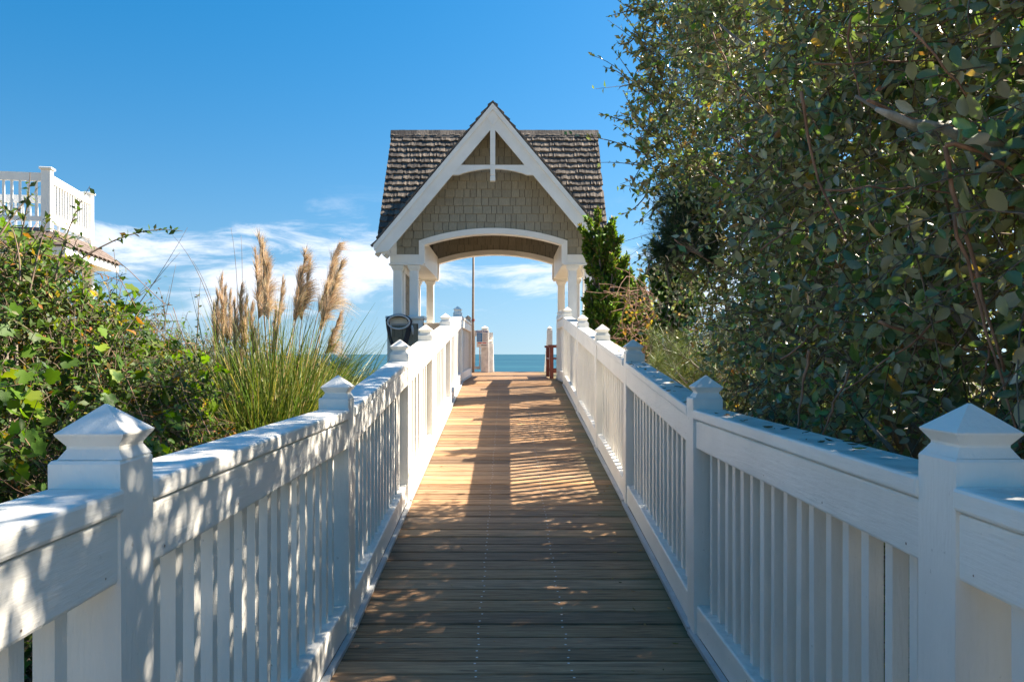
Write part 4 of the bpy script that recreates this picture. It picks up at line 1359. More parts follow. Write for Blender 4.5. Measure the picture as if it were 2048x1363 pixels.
wand(W(1330, 330, 6.0), W(1130, 270, 5.8), (0, 0, 0.06), 22)
wand(W(1340, 350, 5.9), W(1200, 325, 5.9), (0, 0, 0.03), 9)
wand(W(1330, 150, 6.1), W(1215, 40, 6.0), (0.05, 0, 0), 10)
wand(W(1360, 420, 6.0), W(1248, 372, 5.9), (0, 0, 0.05), 20)
wand(W(1340, 180, 6.0), W(1240, 75, 5.8), (-0.05, 0, 0.03), 18)
wand(W(1340, 60, 6.0), W(1270, -20, 5.9), (0, 0, 0.05), 18)
wand(W(1350, 300, 6.0), W(1230, 250, 5.8), (0, 0, -0.05), 14)
for _ in range(40):                                     # twiggy outline against the sky
    py = rs.uniform(-20, 430); x0 = rs.uniform(1310, 1350)
    a = W(x0, py, rs.uniform(5.4, 6.2)); b_ = W(x0 - rs.uniform(20, 75), py - rs.uniform(-70, 80), a.y - 0.1)
    wand(a, b_, (rs.uniform(-0.04, 0.04), 0, rs.uniform(-0.05, 0.06)), 26, 0.045, 0.075, 0.0)
def branchlet(px, py, tx, ty, yy, n, nl):
    a, e = W(px, py, yy), W(tx, ty, yy - 0.1)
    wand(a, e, (0, 0, 0.04), nl, 0.035, 0.06)
    for q in range(n):
        p = a.lerp(e, 0.15 + 0.7*q/n); d = (e-a)*rs.uniform(0.22, 0.42)
        off = Vector((rs.uniform(-0.12, 0.08), rs.uniform(-0.1, 0.1), rs.uniform(-0.16, 0.20)))
        wand(p, p + d + off, (0, 0, rs.uniform(-0.03, 0.03)), nl, 0.032, 0.06)
for q in ((1330, 120, 1245, 60, 6, 12), (1320, 200, 1235, 150, 6, 12), (1330, 280, 1232, 230, 7, 12), (1320, 60, 1262, -10, 6, 14), (1330, 330, 1262, 300, 5, 12), (1340, 410, 1270, 385, 5, 12), (1320, 20, 1240, 20, 5, 9), (1330, 170, 1280, 90, 5, 14), (1335, 250, 1290, 190, 5, 14)):
    branchlet(q[0], q[1], q[2], q[3], rs.uniform(5.5, 6.1), q[4], q[5])
n_l = sum(len(q[0]) for q in long_sets)
lp = cat_l(*long_sets)
P, A, N, L, Wd = cat_l(s1[:5], s2[:5], tuple(lp))
ok = ~((P[:, 0] < 1.06) & (P[:, 2] < 1.30))            # nothing grows through the railing
P, A, N, L, Wd = P[ok], A[ok], N[ok], L[ok], Wd[ok]
C = palette(len(P), PAL_R, 0.22)
near = P[:, 1] < 3.3
idx_near = np.nonzero(near)[0]
keep = split_leaves(big, P, A, N, L, Wd, C, T_OVAL, M['silver_leaf'], 300, 26)
hi_ = keep & near; lo_ = keep & ~near
deep = P[:, 0] > 2.3
hi_ &= ~deep; lo_ |= (keep & near & deep)
tag(link('foliage', leaf_mesh('foliage', P[hi_], A[hi_], N[hi_], L[hi_], Wd[hi_], C[hi_], T_OVAL2, M['silver_leaf']), big), kind='stuff')
tag(link('foliage', leaf_mesh('foliage', P[lo_], A[lo_], N[lo_], L[lo_], Wd[lo_], C[lo_], T_LOW, M['silver_leaf']), big), kind='stuff')
tw = np.concatenate([s1[5], s2[5]])
tw = tw[~((tw[:, :, 0] < 1.04) & (tw[:, :, 2] < 1.30)).any(axis=1)]
tag(link('twigs', tubes_mesh('twigs', tw, np.linspace(0.0042, 0.0018, 5)[None, :]*np.ones((len(tw), 1)), M['twig']), big), kind='stuff')
lpts = np.stack(long_pts)
tag(link('wands', tubes_mesh('wands', lpts, np.linspace(0.006, 0.0018, lpts.shape[1])[None, :]*np.ones((len(lpts), 1)), M['twig'], 4), big), kind='stuff')
# trunks and limbs
for k, (x, y) in enumerate(((1.9, 1.6), (2.3, 2.7), (2.0, 3.8), (2.6, 4.7), (2.2, 5.6))):
    b = MB()
    b.tube([(x, y, -0.75), (x-0.05, y+0.06, 0.4), (x+0.08, y-0.05, 1.6), (x-0.06, y+0.1, 3.0)], [0.075, 0.06, 0.045, 0.02], 7)
    for q in range(9):
        z0 = 0.1 + 0.3*q
        a = Vector((x, y, z0)); e = Vector((face_x(y, z0) + rs.uniform(0.05, 0.7), y + rs.uniform(-0.8, 0.8), z0 + rs.uniform(0.3, 1.1)))
        cv = curve(a, e, (rs.uniform(-0.1, 0.1), rs.uniform(-0.1, 0.1), rs.uniform(-0.15, 0.05)), 7)
        b.tube(cv, list(np.linspace(0.028, 0.006, 7)), 5)
    b.build('trunk', M['bark'], big, smooth=True)
# red-brown canes in front of the leaves
CANES = [((1600, 185), (1692, 480), 2.75, 0.010), ((1890, 290), (2010, 740), 2.15, 0.011), ((1902, 430), (2048, 900), 2.10, 0.008), ((1735, 200), (2070, 300), 2.3, 0.008),
         ((1895, 285), (2075, 370), 2.05, 0.010), ((1650, 380), (2080, 420), 2.4, 0.006), ((1350, 480), (1480, 560), 4.4, 0.006), ((1620, 700), (1590, 890), 2.9, 0.010),
         ((1700, 740), (1640, 880), 2.7, 0.008), ((1930, 600), (1690, 780), 2.35, 0.007), ((1760, 640), (1980, 700), 2.45, 0.008), ((1980, 690), (1960, 800), 2.3, 0.007),
         ((1460, 270), (1640, 400), 3.4, 0.006), ((1700, 30), (1730, 210), 2.8, 0.007), ((1420, 60), (1500, 260), 4.0, 0.007), ((1520, 500), (1700, 380), 3.0, 0.006),
         ((1630, 130), (1900, 118), 2.5, 0.006), ((1820, 60), (1960, 230), 2.2, 0.006), ((1560, 720), (1690, 560), 2.9, 0.006), ((1400, 330), (1560, 470), 3.7, 0.006)]
for (a, e, yy, rr) in CANES:
    pa, pe = W(a[0], a[1], yy), W(e[0], e[1], yy)
    dx = face_x(yy, 1.8) - 0.02 - min(pa.x, pe.x)
    if dx > 0.05: pa, pe = W(a[0], a[1], yy*(1 + dx*0.35)), W(e[0], e[1], yy*(1 + dx*0.35))
    cv = curve(pa, pe, (rs.uniform(-0.02, 0.02), rs.uniform(-0.05, 0.05), rs.uniform(-0.03, 0.03)), 11)
    cv = [p + Vector((rs.uniform(-1, 1), rs.uniform(-1, 1), rs.uniform(-1, 1)))*0.006 for p in cv]
    b = MB(); b.tube(cv, list(np.linspace(rr*0.70, rr*0.36, 11)), 6); b.build('cane', M['cane'], big, smooth=True)
b = MB(); cv = curve(W(1752, 222, 2.2), W(2010, 285, 2.3), (0, 0, -0.008), 9)
cv = [p + Vector((rs.uniform(-1, 1)*0.5, 0, rs.uniform(-1, 1)))*0.009 for p in cv]
b.tube(cv, [0.006, 0.013, 0.011, 0.0145, 0.012, 0.0155, 0.013, 0.016, 0.015], 9); b.build('dead_limb', M['deadwood'], big, smooth=True)

# ------------------------------------------------------------------ junipers, pines and tangle near the pavilion
def juniper(label, flames, base, dens=2600, seed=1, pal=None):
    root = thing('juniper', base, label, 'juniper', 'junipers beside the pavilion')
    rr = np.random.default_rng(seed)
    P, A, N = [], [], []
    tr = MB()
    tr.tube([base, base + Vector((0.03, 0, (flames[0][1].z-base.z)*0.5)), flames[0][1]], [0.05, 0.035, 0.008], 6)
    sub = []
    for (a, e, r) in flames:
        ax_ = (e-a).normalized(); o1 = ax_.orthogonal().normalized(); o2 = ax_.cross(o1)
        for q in range(13):
            t = 0.02 + 0.9*q/12; an = q*2.4 + rr.uniform(-0.4, 0.4)
            rd = o1*math.cos(an) + o2*math.sin(an)
            p0 = a.lerp(e, t) + rd*r*0.35*(1-0.5*t); ll = (e-a).length*rr.uniform(0.20, 0.36)
            sub.append((p0, p0 + (ax_*0.92 + rd*rr.uniform(0.3, 0.8))*ll*0.95, r*rr.uniform(0.17, 0.30)))
        sub.append((a.lerp(e, 0.3), e, r*0.33))
    for (a, e, r) in sub:
        Lf = (e-a).length; n = int(dens*Lf*r*5)
        t = rr.beta(1.3, 1.5, n); ang = rr.uniform(0, 6.283, n)
        prof = np.sin(np.clip(t*0.92+0.08, 0, 1)**0.75*math.pi)**0.7
        lump = 0.72 + 0.45*np.sin(t*17 + ang*2.0 + seed)*np.sin(t*31 + ang*3)
        rad = r*prof*lump*np.sqrt(rr.uniform(0.25, 1.0, n))
        d = np.array((e-a).normalized()); s_ = np.array(Vector(d).orthogonal().normalized()); q_ = np.cross(d, s_)
        ro = s_*np.cos(ang)[:, None] + q_*np.sin(ang)[:, None]
        p = np.array(a) + d*(t*Lf)[:, None] + ro*rad[:, None]
        P.append(p); A.append(norm(d*0.95 + ro*0.75 + rr.normal(0, 0.25, (n, 3)))); N.append(norm(ro + rr.normal(0, 0.4, (n, 3))))
        tr.tube([base + Vector((0, 0, 0.6*(a.z-base.z))), a, a.lerp(e, 0.85)], [0.018, 0.013, 0.004], 5)
    P, A, N = np.concatenate(P), np.concatenate(A), np.concatenate(N); n = len(P)
    C = palette(n, pal or [(5, (0.140, 0.235, 0.034)), (4, (0.090, 0.170, 0.028)), (3, (0.195, 0.280, 0.045)), (2, (0.19, 0.15, 0.06))], 0.2)
    L = rr.uniform(0.045, 0.085, n)
    tag(link('crown', leaf_mesh('crown', P, A, N, L, L*0.26, C, T_SPRAY, M['juniper']), root), kind='stuff')
    tr.build('trunk', M['bark'], root, smooth=True)
    return root
def FL(lst, y):
    return [(W(x0, y0, y + dy), W(x1, y1, y + dy), r) for x0, y0, x1, y1, r, dy in lst]
juniper('bright green upright juniper against the right side of the pavilion',
        FL([(1205, 610, 1194, 446, 0.15, 0), (1200, 680, 1213, 520, 0.19, 0.1), (1222, 590, 1231, 468, 0.13, -0.1), (1190, 560, 1180, 480, 0.10, 0.15), (1190, 690, 1184, 590, 0.15, 0), (1212, 700, 1216, 585, 0.18, -0.2), (1240, 640, 1248, 535, 0.12, 0), (1255, 640, 1265, 560, 0.09, 0.1), (1225, 720, 1235, 620, 0.2, 0.1), (1180, 720, 1190, 640, 0.16, 0.1)], 11.3), Vector((1.42, 11.35, 0.1)), 2600, 3)
juniper('darker juniper half hidden behind vine tangle right of the pavilion',
        FL([(1275, 720, 1284, 585, 0.17, 0), (1255, 730, 1262, 625, 0.15, 0.1), (1290, 730, 1300, 640, 0.2, 0), (1262, 720, 1250, 660, 0.15, -0.2)], 10.4), Vector((1.72, 10.4, 0.05)), 2200, 7)
juniper('dark juniper standing behind the shrub edge',
        FL([(1340, 610, 1334, 505, 0.13, 0), (1325, 600, 1312, 540, 0.10, 0), (1355, 600, 1364, 525, 0.12, 0.1), (1340, 680, 1345, 585, 0.19, 0), (1372, 660, 1380, 560, 0.13, 0)], 8.3), Vector((1.75, 8.3, -0.1)), 2400, 9,
        [(5, (0.05, 0.12, 0.022)), (4, (0.035, 0.085, 0.018)), (2, (0.09, 0.16, 0.03))])

def pine(label, tips, base, seed, pal, need=(0.11, 0.19), per=150):
    root = thing('pine', base, label, 'pine', 'small pines behind the right railing')
    rr = np.random.default_rng(seed); P, A, tws = [], [], []
    tr = MB(); tr.tube([base, base.lerp(tips[0][0], 0.6), tips[0][0]], [0.05, 0.035, 0.01], 6)
    for (p, d) in tips:
        d = np.array(Vector(d).normalized()); pv = np.array(p)
        m = per
        t = rr.uniform(-0.16, 0.02, m)
        P.append(pv + d*t[:, None]); A.append(norm(d*0.75 + rr.normal(0, 0.55, (m, 3))))
        tws.append([tuple(p - Vector(d)*0.22 + Vector((0.05, 0.05, -0.04))), tuple(p - Vector(d)*0.12), tuple(p)])
    P, A = np.concatenate(P), np.concatenate(A); n = len(P)
    Ln = rr.uniform(need[0], need[1], n)
    k = np.linspace(0, 1, 4)
    pts = P[:, None, :] + A[:, None, :]*(k[None, :]*Ln[:, None])[..., None] + np.array([0, 0, -0.10])*((k**2)[None, :]*Ln[:, None])[..., None]
    tag(link('twigs', tubes_mesh('twigs', np.array(tws), np.array([[0.011, 0.008, 0.005]]*len(tws)), M['bark'], 5), root), kind='stuff')
    tag(link('needles', strand_mesh('needles', pts, np.full(n, 0.0032), palette(n, pal, 0.2), M['needle']), root), kind='stuff')
    tr.build('trunk', M['bark'], root, smooth=True)
rr = np.random.default_rng(31)
tips = []
for _ in range(46):
    px, py = rr.uniform(1312, 1420), rr.uniform(385, 510)
    if px < 1335 and py < 420: continue
    yy = rr.uniform(5.2, 5.8)
    tips.append((W(px, py, yy), (rr.uniform(-0.9, 0.3), rr.uniform(-0.5, 0.3), rr.uniform(-0.1, 0.7))))
pine('dark long-needled pine branch reaching out from behind the tall shrub', tips, Vector((2.5, 7.4, -0.2)), 4, [(4, (0.022, 0.055, 0.026)), (3, (0.035, 0.075, 0.035))], per=170)
tips = []
for _ in range(85):
    px, py = rr.uniform(1300, 1470), rr.uniform(665, 800)
    yy = rr.uniform(7.2, 8.8)
    tips.append((W(px, py, yy), (rr.uniform(-0.7, 0.6), rr.uniform(-0.6, 0.3), rr.uniform(0.2, 1.0))))
pine('low pale green pine with long needles just behind the right railing', tips, Vector((1.9, 8.0, -0.3)), 6, [(4, (0.13, 0.17, 0.05)), (3, (0.18, 0.20, 0.07)), (2, (0.08, 0.13, 0.04))], per=150)

tang = thing('vine_tangle', W(1320, 700, 9.4), 'tangle of dry brown vine stems between the junipers', 'vine')
n = 120
c0 = np.array([tuple(W(rr.uniform(1240, 1400), rr.uniform(575, 705), rr.uniform(8.6, 10.2))) for _ in range(n)])
k = np.linspace(0, 1, 8)
d0 = norm(rr.normal(size=(n, 3))*np.array([1, 0.6, 0.7])); d1 = rr.normal(0, 0.35, (n, 3)); d2 = rr.normal(0, 0.3, (n, 3))
ln = rr.uniform(0.3, 0.9, n)
pts = c0[:, None, :] + (d0[:, None, :]*(k-0.5)[None, :, None] + d1[:, None, :]*((k-0.5)**2)[None, :, None] + d2[:, None, :]*np.sin(k*5)[None, :, None]*0.35)*ln[:, None, None]
tag(link('stems', tubes_mesh('stems', pts, np.full((n, 8), 0.0038), M['cane'], 4), tang), kind='stuff')
n = 500
P = np.array([tuple(W(rr.uniform(1240, 1400), rr.uniform(590, 710), rr.uniform(8.6, 10.2))) for _ in range(n)])
tag(link('dry_leaves', leaf_mesh('dry_leaves', P, rr.normal(size=(n, 3)), rr.normal(size=(n, 3)), rr.uniform(0.04, 0.075, n), rr.uniform(0.025, 0.045, n),
     palette(n, [(3, (0.20, 0.12, 0.06)), (0.7, (0.42, 0.30, 0.05)), (6, (0.13, 0.16, 0.045))], 0.25), T_LOW, M['vine_leaf']), tang), kind='stuff')

def bush(name, label, cat, clumps, base, dens, leafL, pal, mat, nleaf=11, slen=(0.25, 0.5), tmpl=T_LOW, group=None, parts=0, up=0.35, ratio=0.5, wands=None):
    root = thing(name, base, label, cat, group)
    Pq, Dq = sample_shell(clumps, dens, up, 0.5, 0.68, (0.55, 1.06))
    st = shoots(Pq, Dq, slen, nleaf, leafL, ratio, 0.15, 0.7)
    sets = [st[:5]]; lp_ = []
    for w_ in (wands or []):
        a_, b_ = sparse_shoot(*w_); sets.append(a_); lp_.append(b_)
    P, A, N, L, Wd = cat_l(*[tuple(q) for q in sets])
    C = palette(len(P), pal, 0.22)
    kp = np.ones(len(P), bool)
    if parts: kp = split_leaves(root, P, A, N, L, Wd, C, T_OVAL, mat, parts, 22)
    tag(link('foliage', leaf_mesh('foliage', P[kp], A[kp], N[kp], L[kp], Wd[kp], C[kp], tmpl, mat), root), kind='stuff')
    tw = st[5]
    tag(link('twigs', tubes_mesh('twigs', tw, np.linspace(0.0034, 0.0015, 5)[None, :]*np.ones((len(tw), 1)), M['twig']), root), kind='stuff')
    b = MB()
    for q in clumps:
        b.tube(curve(base, (q[0], q[1], q[2]), (0.05, 0.03, 0.1), 6), list(np.linspace(0.03, 0.008, 6)), 5)
    b.build('branches', M['bark'], root, smooth=True)
    if lp_:
        l3 = np.stack(lp_)
        tag(link('wands', tubes_mesh('wands', l3, np.linspace(0.0055, 0.0016, l3.shape[1])[None, :]*np.ones((len(l3), 1)), M['twig'], 4), root), kind='stuff')
    return root
bush('coastal_shrub', 'dense olive shrub filling the gap behind the pale pine', 'shrub',
     [(2.6, 10.2, 0.6, 0.75), (3.1, 9.2, 0.8, 0.8), (2.5, 8.6, 0.35, 0.55), (3.3, 10.8, 1.2, 0.8), (2.2, 9.5, 0.3, 0.5), (3.9, 9.6, 1.3, 0.9), (2.7, 12.4, 0.7, 0.8), (3.9, 12.0, 1.1, 1.0), (2.9, 7.9, 0.7, 0.6), (2.05, 8.4, 0.9, 0.45), (2.3, 7.7, 1.0, 0.5), (2.25, 9.0, 1.35, 0.45)],
     Vector((2.9, 9.8, -0.3)), 60, (0.035, 0.06), [(5, (0.085, 0.10, 0.035)), (4, (0.06, 0.085, 0.03)), (2, (0.16, 0.14, 0.05)), (1, (0.28, 0.20, 0.05))], M['left_leaf'])

# ------------------------------------------------------------------ left shrubs
PAL_L = [(6, (0.085, 0.150, 0.026)), (5, (0.060, 0.110, 0.024)), (3, (0.120, 0.155, 0.048)), (4, (0.038, 0.072, 0.020)), (1.2, (0.30, 0.22, 0.06)), (0.8, (0.33, 0.14, 0.04))]
left_cl = [(-2.05, 3.6, 0.52, 0.50), (-2.35, 4.2, 0.98, 0.52), (-2.70, 4.2, 1.32, 0.48), (-2.55, 5.2, 0.80, 0.52), (-3.25, 5.0, 1.35, 0.56), (-2.55, 3.2, 0.85, 0.55),
           (-1.80, 2.7, 0.05, 0.50), (-1.65, 3.3, 0.05, 0.42), (-1.80, 4.4, 0.22, 0.48), (-1.95, 5.4, 0.15, 0.45), (-3.1, 4.0, 1.1, 0.6), (-2.7, 3.0, 0.2, 0.6), (-1.9, 1.9, -0.1, 0.5), (-2.9, 2.2, 0.4, 0.7), (-3.7, 3.4, 0.9, 0.8), (-2.25, 3.9, 0.75, 0.45), (-2.78, 4.4, 1.62, 0.36), (-2.40, 4.5, 1.45, 0.28), (-3.05, 4.6, 1.75, 0.34), (-2.15, 4.8, 1.05, 0.36), (-2.6, 4.7, 1.2, 0.45)]
lw = [(W(110, 560, 4.2), W(180, 372, 4.3), (-0.02, 0, 0.02), 16, (0.04, 0.06), 0.5, 0.2),
      (W(30, 520, 4.2), W(60, 345, 4.2), (0.02, 0, 0.03), 16, (0.04, 0.06), 0.5, 0.2),
      (W(110, 560, 4.4), W(365, 462, 4.8), (0, 0, 0.10), 44, (0.03, 0.055), 0.5, 0.25),
      (W(0, 470, 4.0), W(75, 380, 4.2), (0, 0, 0.02), 14, (0.04, 0.06), 0.5, 0.2),
      (W(60, 580, 4.1), W(100, 420, 4.2), (0, 0, 0.02), 18, (0.04, 0.06), 0.5, 0.2),
      (W(160, 640, 4.4), W(150, 480, 4.4), (0.03, 0, 0), 16, (0.04, 0.06), 0.5, 0.2),
      (W(40, 560, 4.0), W(0, 400, 4.1), (0.03, 0, 0), 14, (0.04, 0.06), 0.5, 0.2)]
bush('silverthorn_bush', 'sunlit green silverthorn bush behind the nearest left railing post', 'bush', left_cl, Vector((-2.6, 3.8, -0.6)), 92, (0.042, 0.072), PAL_L, M['left_leaf'], parts=280, wands=lw, slen=(0.25, 0.5), up=0.4)
# climbing vine over it, broad lobed leaves
vine = thing('grape_vine', (-2.0, 3.6, -0.6), 'bright yellow-green lobed vine draped over the left bush', 'vine')
Pq, Dq = sample_shell(left_cl, 95, 0.2, 0.3, 0.90, (0.96, 1.14), keep=lambda p, u: (u[:, 0] > -0.35) & (p[:, 0] < -1.05) & (np.sin(p[:, 1]*3.1 + p[:, 2]*2.7) > -0.55))
n = len(Pq)
tcol = palette(n, [(5, (0.110, 0.200, 0.018)), (5, (0.072, 0.150, 0.020)), (2, (0.17, 0.25, 0.026)), (0.8, (0.30, 0.24, 0.05))], 0.18)
Av = norm(Dq*0.25 + np.array([0, 0, -0.75]) + RNG.normal(0, 0.5, (n, 3))); Nv = norm(Dq + np.array([0.35, 0, 0.5]) + RNG.normal(0, 0.35, (n, 3)))
Lv = RNG.uniform(0.04, 0.092, n)
kp = split_leaves(vine, Pq, Av, Nv, Lv, Lv*0.92, tcol, T_LOBE, M['vine_leaf'], 280, 24)
tag(link('foliage', leaf_mesh('foliage', Pq[kp], Av[kp], Nv[kp], Lv[kp], Lv[kp]*0.92, tcol[kp], T_LOBE, M['vine_leaf']), vine), kind='stuff')
sel = RNG.choice(n, min(n, 160), replace=False); k = np.linspace(0, 1, 7)
d1 = RNG.normal(0, 0.25, (len(sel), 3)) + np.array([0, 0, -0.25]); d2 = RNG.normal(0, 0.12, (len(sel), 3))
pts = Pq[sel][:, None, :] - Dq[sel][:, None, :]*0.03 + d1[:, None, :]*k[None, :, None] + d2[:, None, :]*np.sin(k*4)[None, :, None]
tag(link('stems', tubes_mesh('stems', pts, np.full((len(sel), 7), 0.0022), M['cane'], 3), vine), kind='stuff')

mw = [(W(250, 650, 7.5), W(345, 610, 7.6), (0, 0, 0.05), 12, (0.03, 0.05), 0.5, 0.2), (W(390, 700, 7.6), W(395, 590, 7.6), (0.02, 0, 0), 14, (0.03, 0.045), 0.5, 0.2),
      (W(330, 660, 7.6), W(318, 575, 7.6), (0.02, 0, 0), 12, (0.03, 0.045), 0.5, 0.2), (W(220, 640, 7.6), W(215, 560, 7.6), (0.02, 0, 0), 12, (0.03, 0.045), 0.5, 0.2),
      (W(430, 720, 7.4), W(450, 620, 7.4), (0.02, 0, 0), 12, (0.03, 0.045), 0.5, 0.2)]
bush('myrtle_bush', 'olive small-leaved bush between the vine-covered bush and the pampas grass', 'bush',
     [(-4.1, 8.0, 1.22, 0.70), (-3.4, 8.0, 1.02, 0.60), (-4.9, 7.6, 1.3, 0.75), (-2.95, 8.3, 0.80, 0.52), (-3.6, 7.1, 0.35, 0.6), (-2.9, 7.0, 0.25, 0.5), (-4.6, 8.8, 1.3, 0.7), (-5.8, 8.4, 1.45, 0.9), (-4.2, 6.6, 0.5, 0.6), (-3.1, 6.2, 0.2, 0.5), (-3.2, 9.6, 1.02, 0.6), (-2.7, 9.2, 0.62, 0.5), (-2.45, 8.4, 0.45, 0.45), (-3.9, 9.8, 1.0, 0.6)],
     Vector((-3.9, 7.8, -0.3)), 62, (0.032, 0.055), [(5, (0.110, 0.125, 0.045)), (4, (0.070, 0.095, 0.035)), (2.5, (0.17, 0.14, 0.06)), (2.5, (0.16, 0.075, 0.04))], M['left_leaf'], wands=mw)
# bare wands that arch against the sky
bare = thing('bare_briar', W(300, 700, 6.6), 'thin bare arching briar stems rising left of the pampas grass', 'briar')
for (a, e, bow, yy) in (((215, 640), (375, 455), (0.02, 0, -0.06), 6.4), ((225, 650), (360, 505), (0, 0, 0.08), 6.2), ((430, 640), (345, 470), (0.03, 0, 0.08), 6.8), ((440, 640), (385, 520), (0, 0, 0.06), 6.8),
                        ((470, 640), (462, 455), (0.02, 0, 0.02), 7.0), ((480, 620), (482, 470), (0.03, 0, 0), 7.0), ((300, 640), (340, 570), (0.02, 0, 0.02), 6.9), ((395, 640), (402, 555), (0, 0, 0), 7.0), ((320, 640), (352, 528), (0.02, 0, 0.03), 6.9),
                        ((230, 600), (208, 540), (0, 0, 0.0), 6.6), ((245, 620), (240, 552), (0.02, 0, 0), 6.6)):
    cv = curve(W(a[0]-(e[0]-a[0])*0.3, a[1]+110, yy), W(*e, yy), (bow[0], rs.uniform(-0.1, 0.1), bow[2]+rs.uniform(0.0, 0.08)), 10)
    b = MB(); b.tube(cv, list(np.linspace(0.0045, 0.0012, 10)), 5); b.build('stem', M['twig'], bare, smooth=True)
# reddish dry plant by the railing
bush('sumac_sprig', 'small plant with orange and brown autumn leaves at the foot of the pampas grass', 'plant', [(-1.85, 5.2, 0.62, 0.16), (-1.98, 5.3, 0.55, 0.16), (-1.75, 5.3, 0.52, 0.13)], Vector((-1.9, 5.3, -0.4)), 90, (0.05, 0.085),
     [(4, (0.30, 0.12, 0.04)), (3, (0.36, 0.20, 0.05)), (2, (0.16, 0.10, 0.04)), (1, (0.14, 0.16, 0.03))], M['vine_leaf'], nleaf=6, slen=(0.12, 0.22), ratio=0.38)

# ------------------------------------------------------------------ pampas grass
def blades(n, c, spread, length, lean, width, pal, rng, droop=0.9, k=8):
    base = np.array(c) + np.concatenate([rng.normal(0, spread, (n, 2)), np.zeros((n, 1))], axis=1)
    az = rng.uniform(0, 6.283, n); ln = rng.uniform(length[0], length[1], n); le = rng.uniform(lean[0], lean[1], n)
    out = np.stack([np.cos(az), np.sin(az), np.zeros(n)], axis=1)
    d0 = norm(out*le[:, None] + np.array([0, 0, 1.0])); g = rng.uniform(0.25, droop, n)*(0.25 + le)
    t = np.linspace(0, 1, k)
    pts = base[:, None, :] + (d0[:, None, :]*t[None, :, None] + out[:, None, :]*(g[:, None]*(t**2)[None, :]*0.45)[..., None] + np.array([0, 0, -1.0])*(g[:, None]*(t**2.6)[None, :]*0.62)[..., None])*ln[:, None, None]
    w = width*rng.uniform(0.6, 1.3, n)[:, None]*np.array([0.7, 1, 1, 0.95, 0.85, 0.65, 0.4, 0.08])[None, :k]
    ok = ~((pts[..., 0] > XL-0.09) & (pts[..., 0] < XR+0.09)).any(axis=1)      # none hangs through a railing
    return pts[ok], w[ok], palette(n, pal, 0.2)[ok]
pampas = thing('pampas_grass', (-1.98, 6.4, -0.35), 'pampas grass clump with feathery tan plumes beside the left railing', 'grass')
rp = np.random.default_rng(8)
GP = [(4, (0.13, 0.19, 0.035)), (3, (0.095, 0.155, 0.035)), (3, (0.20, 0.23, 0.06)), (2, (0.33, 0.28, 0.12)), (1, (0.06, 0.10, 0.02))]
p1 = blades(2100, (-1.98, 6.4, -0.4), 0.20, (1.4, 2.55), (0.03, 0.48), 0.011, GP, rp)
p2 = blades(900, (-1.98, 6.35, -0.4), 0.26, (1.0, 2.1), (0.25, 0.75), 0.010, GP, rp, 1.2)
tag(link('blades', strand_mesh('blades', np.concatenate([p1[0], p2[0]]), np.concatenate([p1[1], p2[1]]), np.concatenate([p1[2], p2[2]]), M['grass_blade']), pampas), kind='stuff')
PLUMES = [((517, 455), (529, 650), 0.62, 0.075), ((511, 492), (517, 640), 0.55, 0.065), ((613, 484), (590, 650), 0.60, 0.085), ((683, 469), (632, 640), 0.62, 0.085), ((687, 510), (645, 650), 0.50, 0.080),
          ((443, 544), (447, 700), 0.50, 0.045), ((435, 572), (432, 710), 0.45, 0.042), ((459, 575), (460, 700), 0.40, 0.042), ((482, 560), (478, 690), 0.45, 0.06), ((493, 588), (490, 690), 0.40, 0.05),
          ((566, 550), (553, 690), 0.42, 0.04), ((552, 602), (545, 720), 0.40, 0.04), ((684, 618), (645, 720), 0.36, 0.085), ((449, 566), (455, 700), 0.45, 0.042), ((503, 598), (505, 720), 0.42, 0.045), ((485, 640), (480, 760), 0.4, 0.05), ((530, 500), (540, 690), 0.5, 0.05), ((524, 474), (530, 650), 0.55, 0.065), ((601, 522), (586, 660), 0.48, 0.07), ((672, 490), (640, 650), 0.55, 0.075), ((622, 508), (601, 660), 0.5, 0.065), ((470, 592), (470, 700), 0.4, 0.045), ((655, 560), (638, 690), 0.4, 0.065), ((427, 600), (430, 720), 0.4, 0.04)]
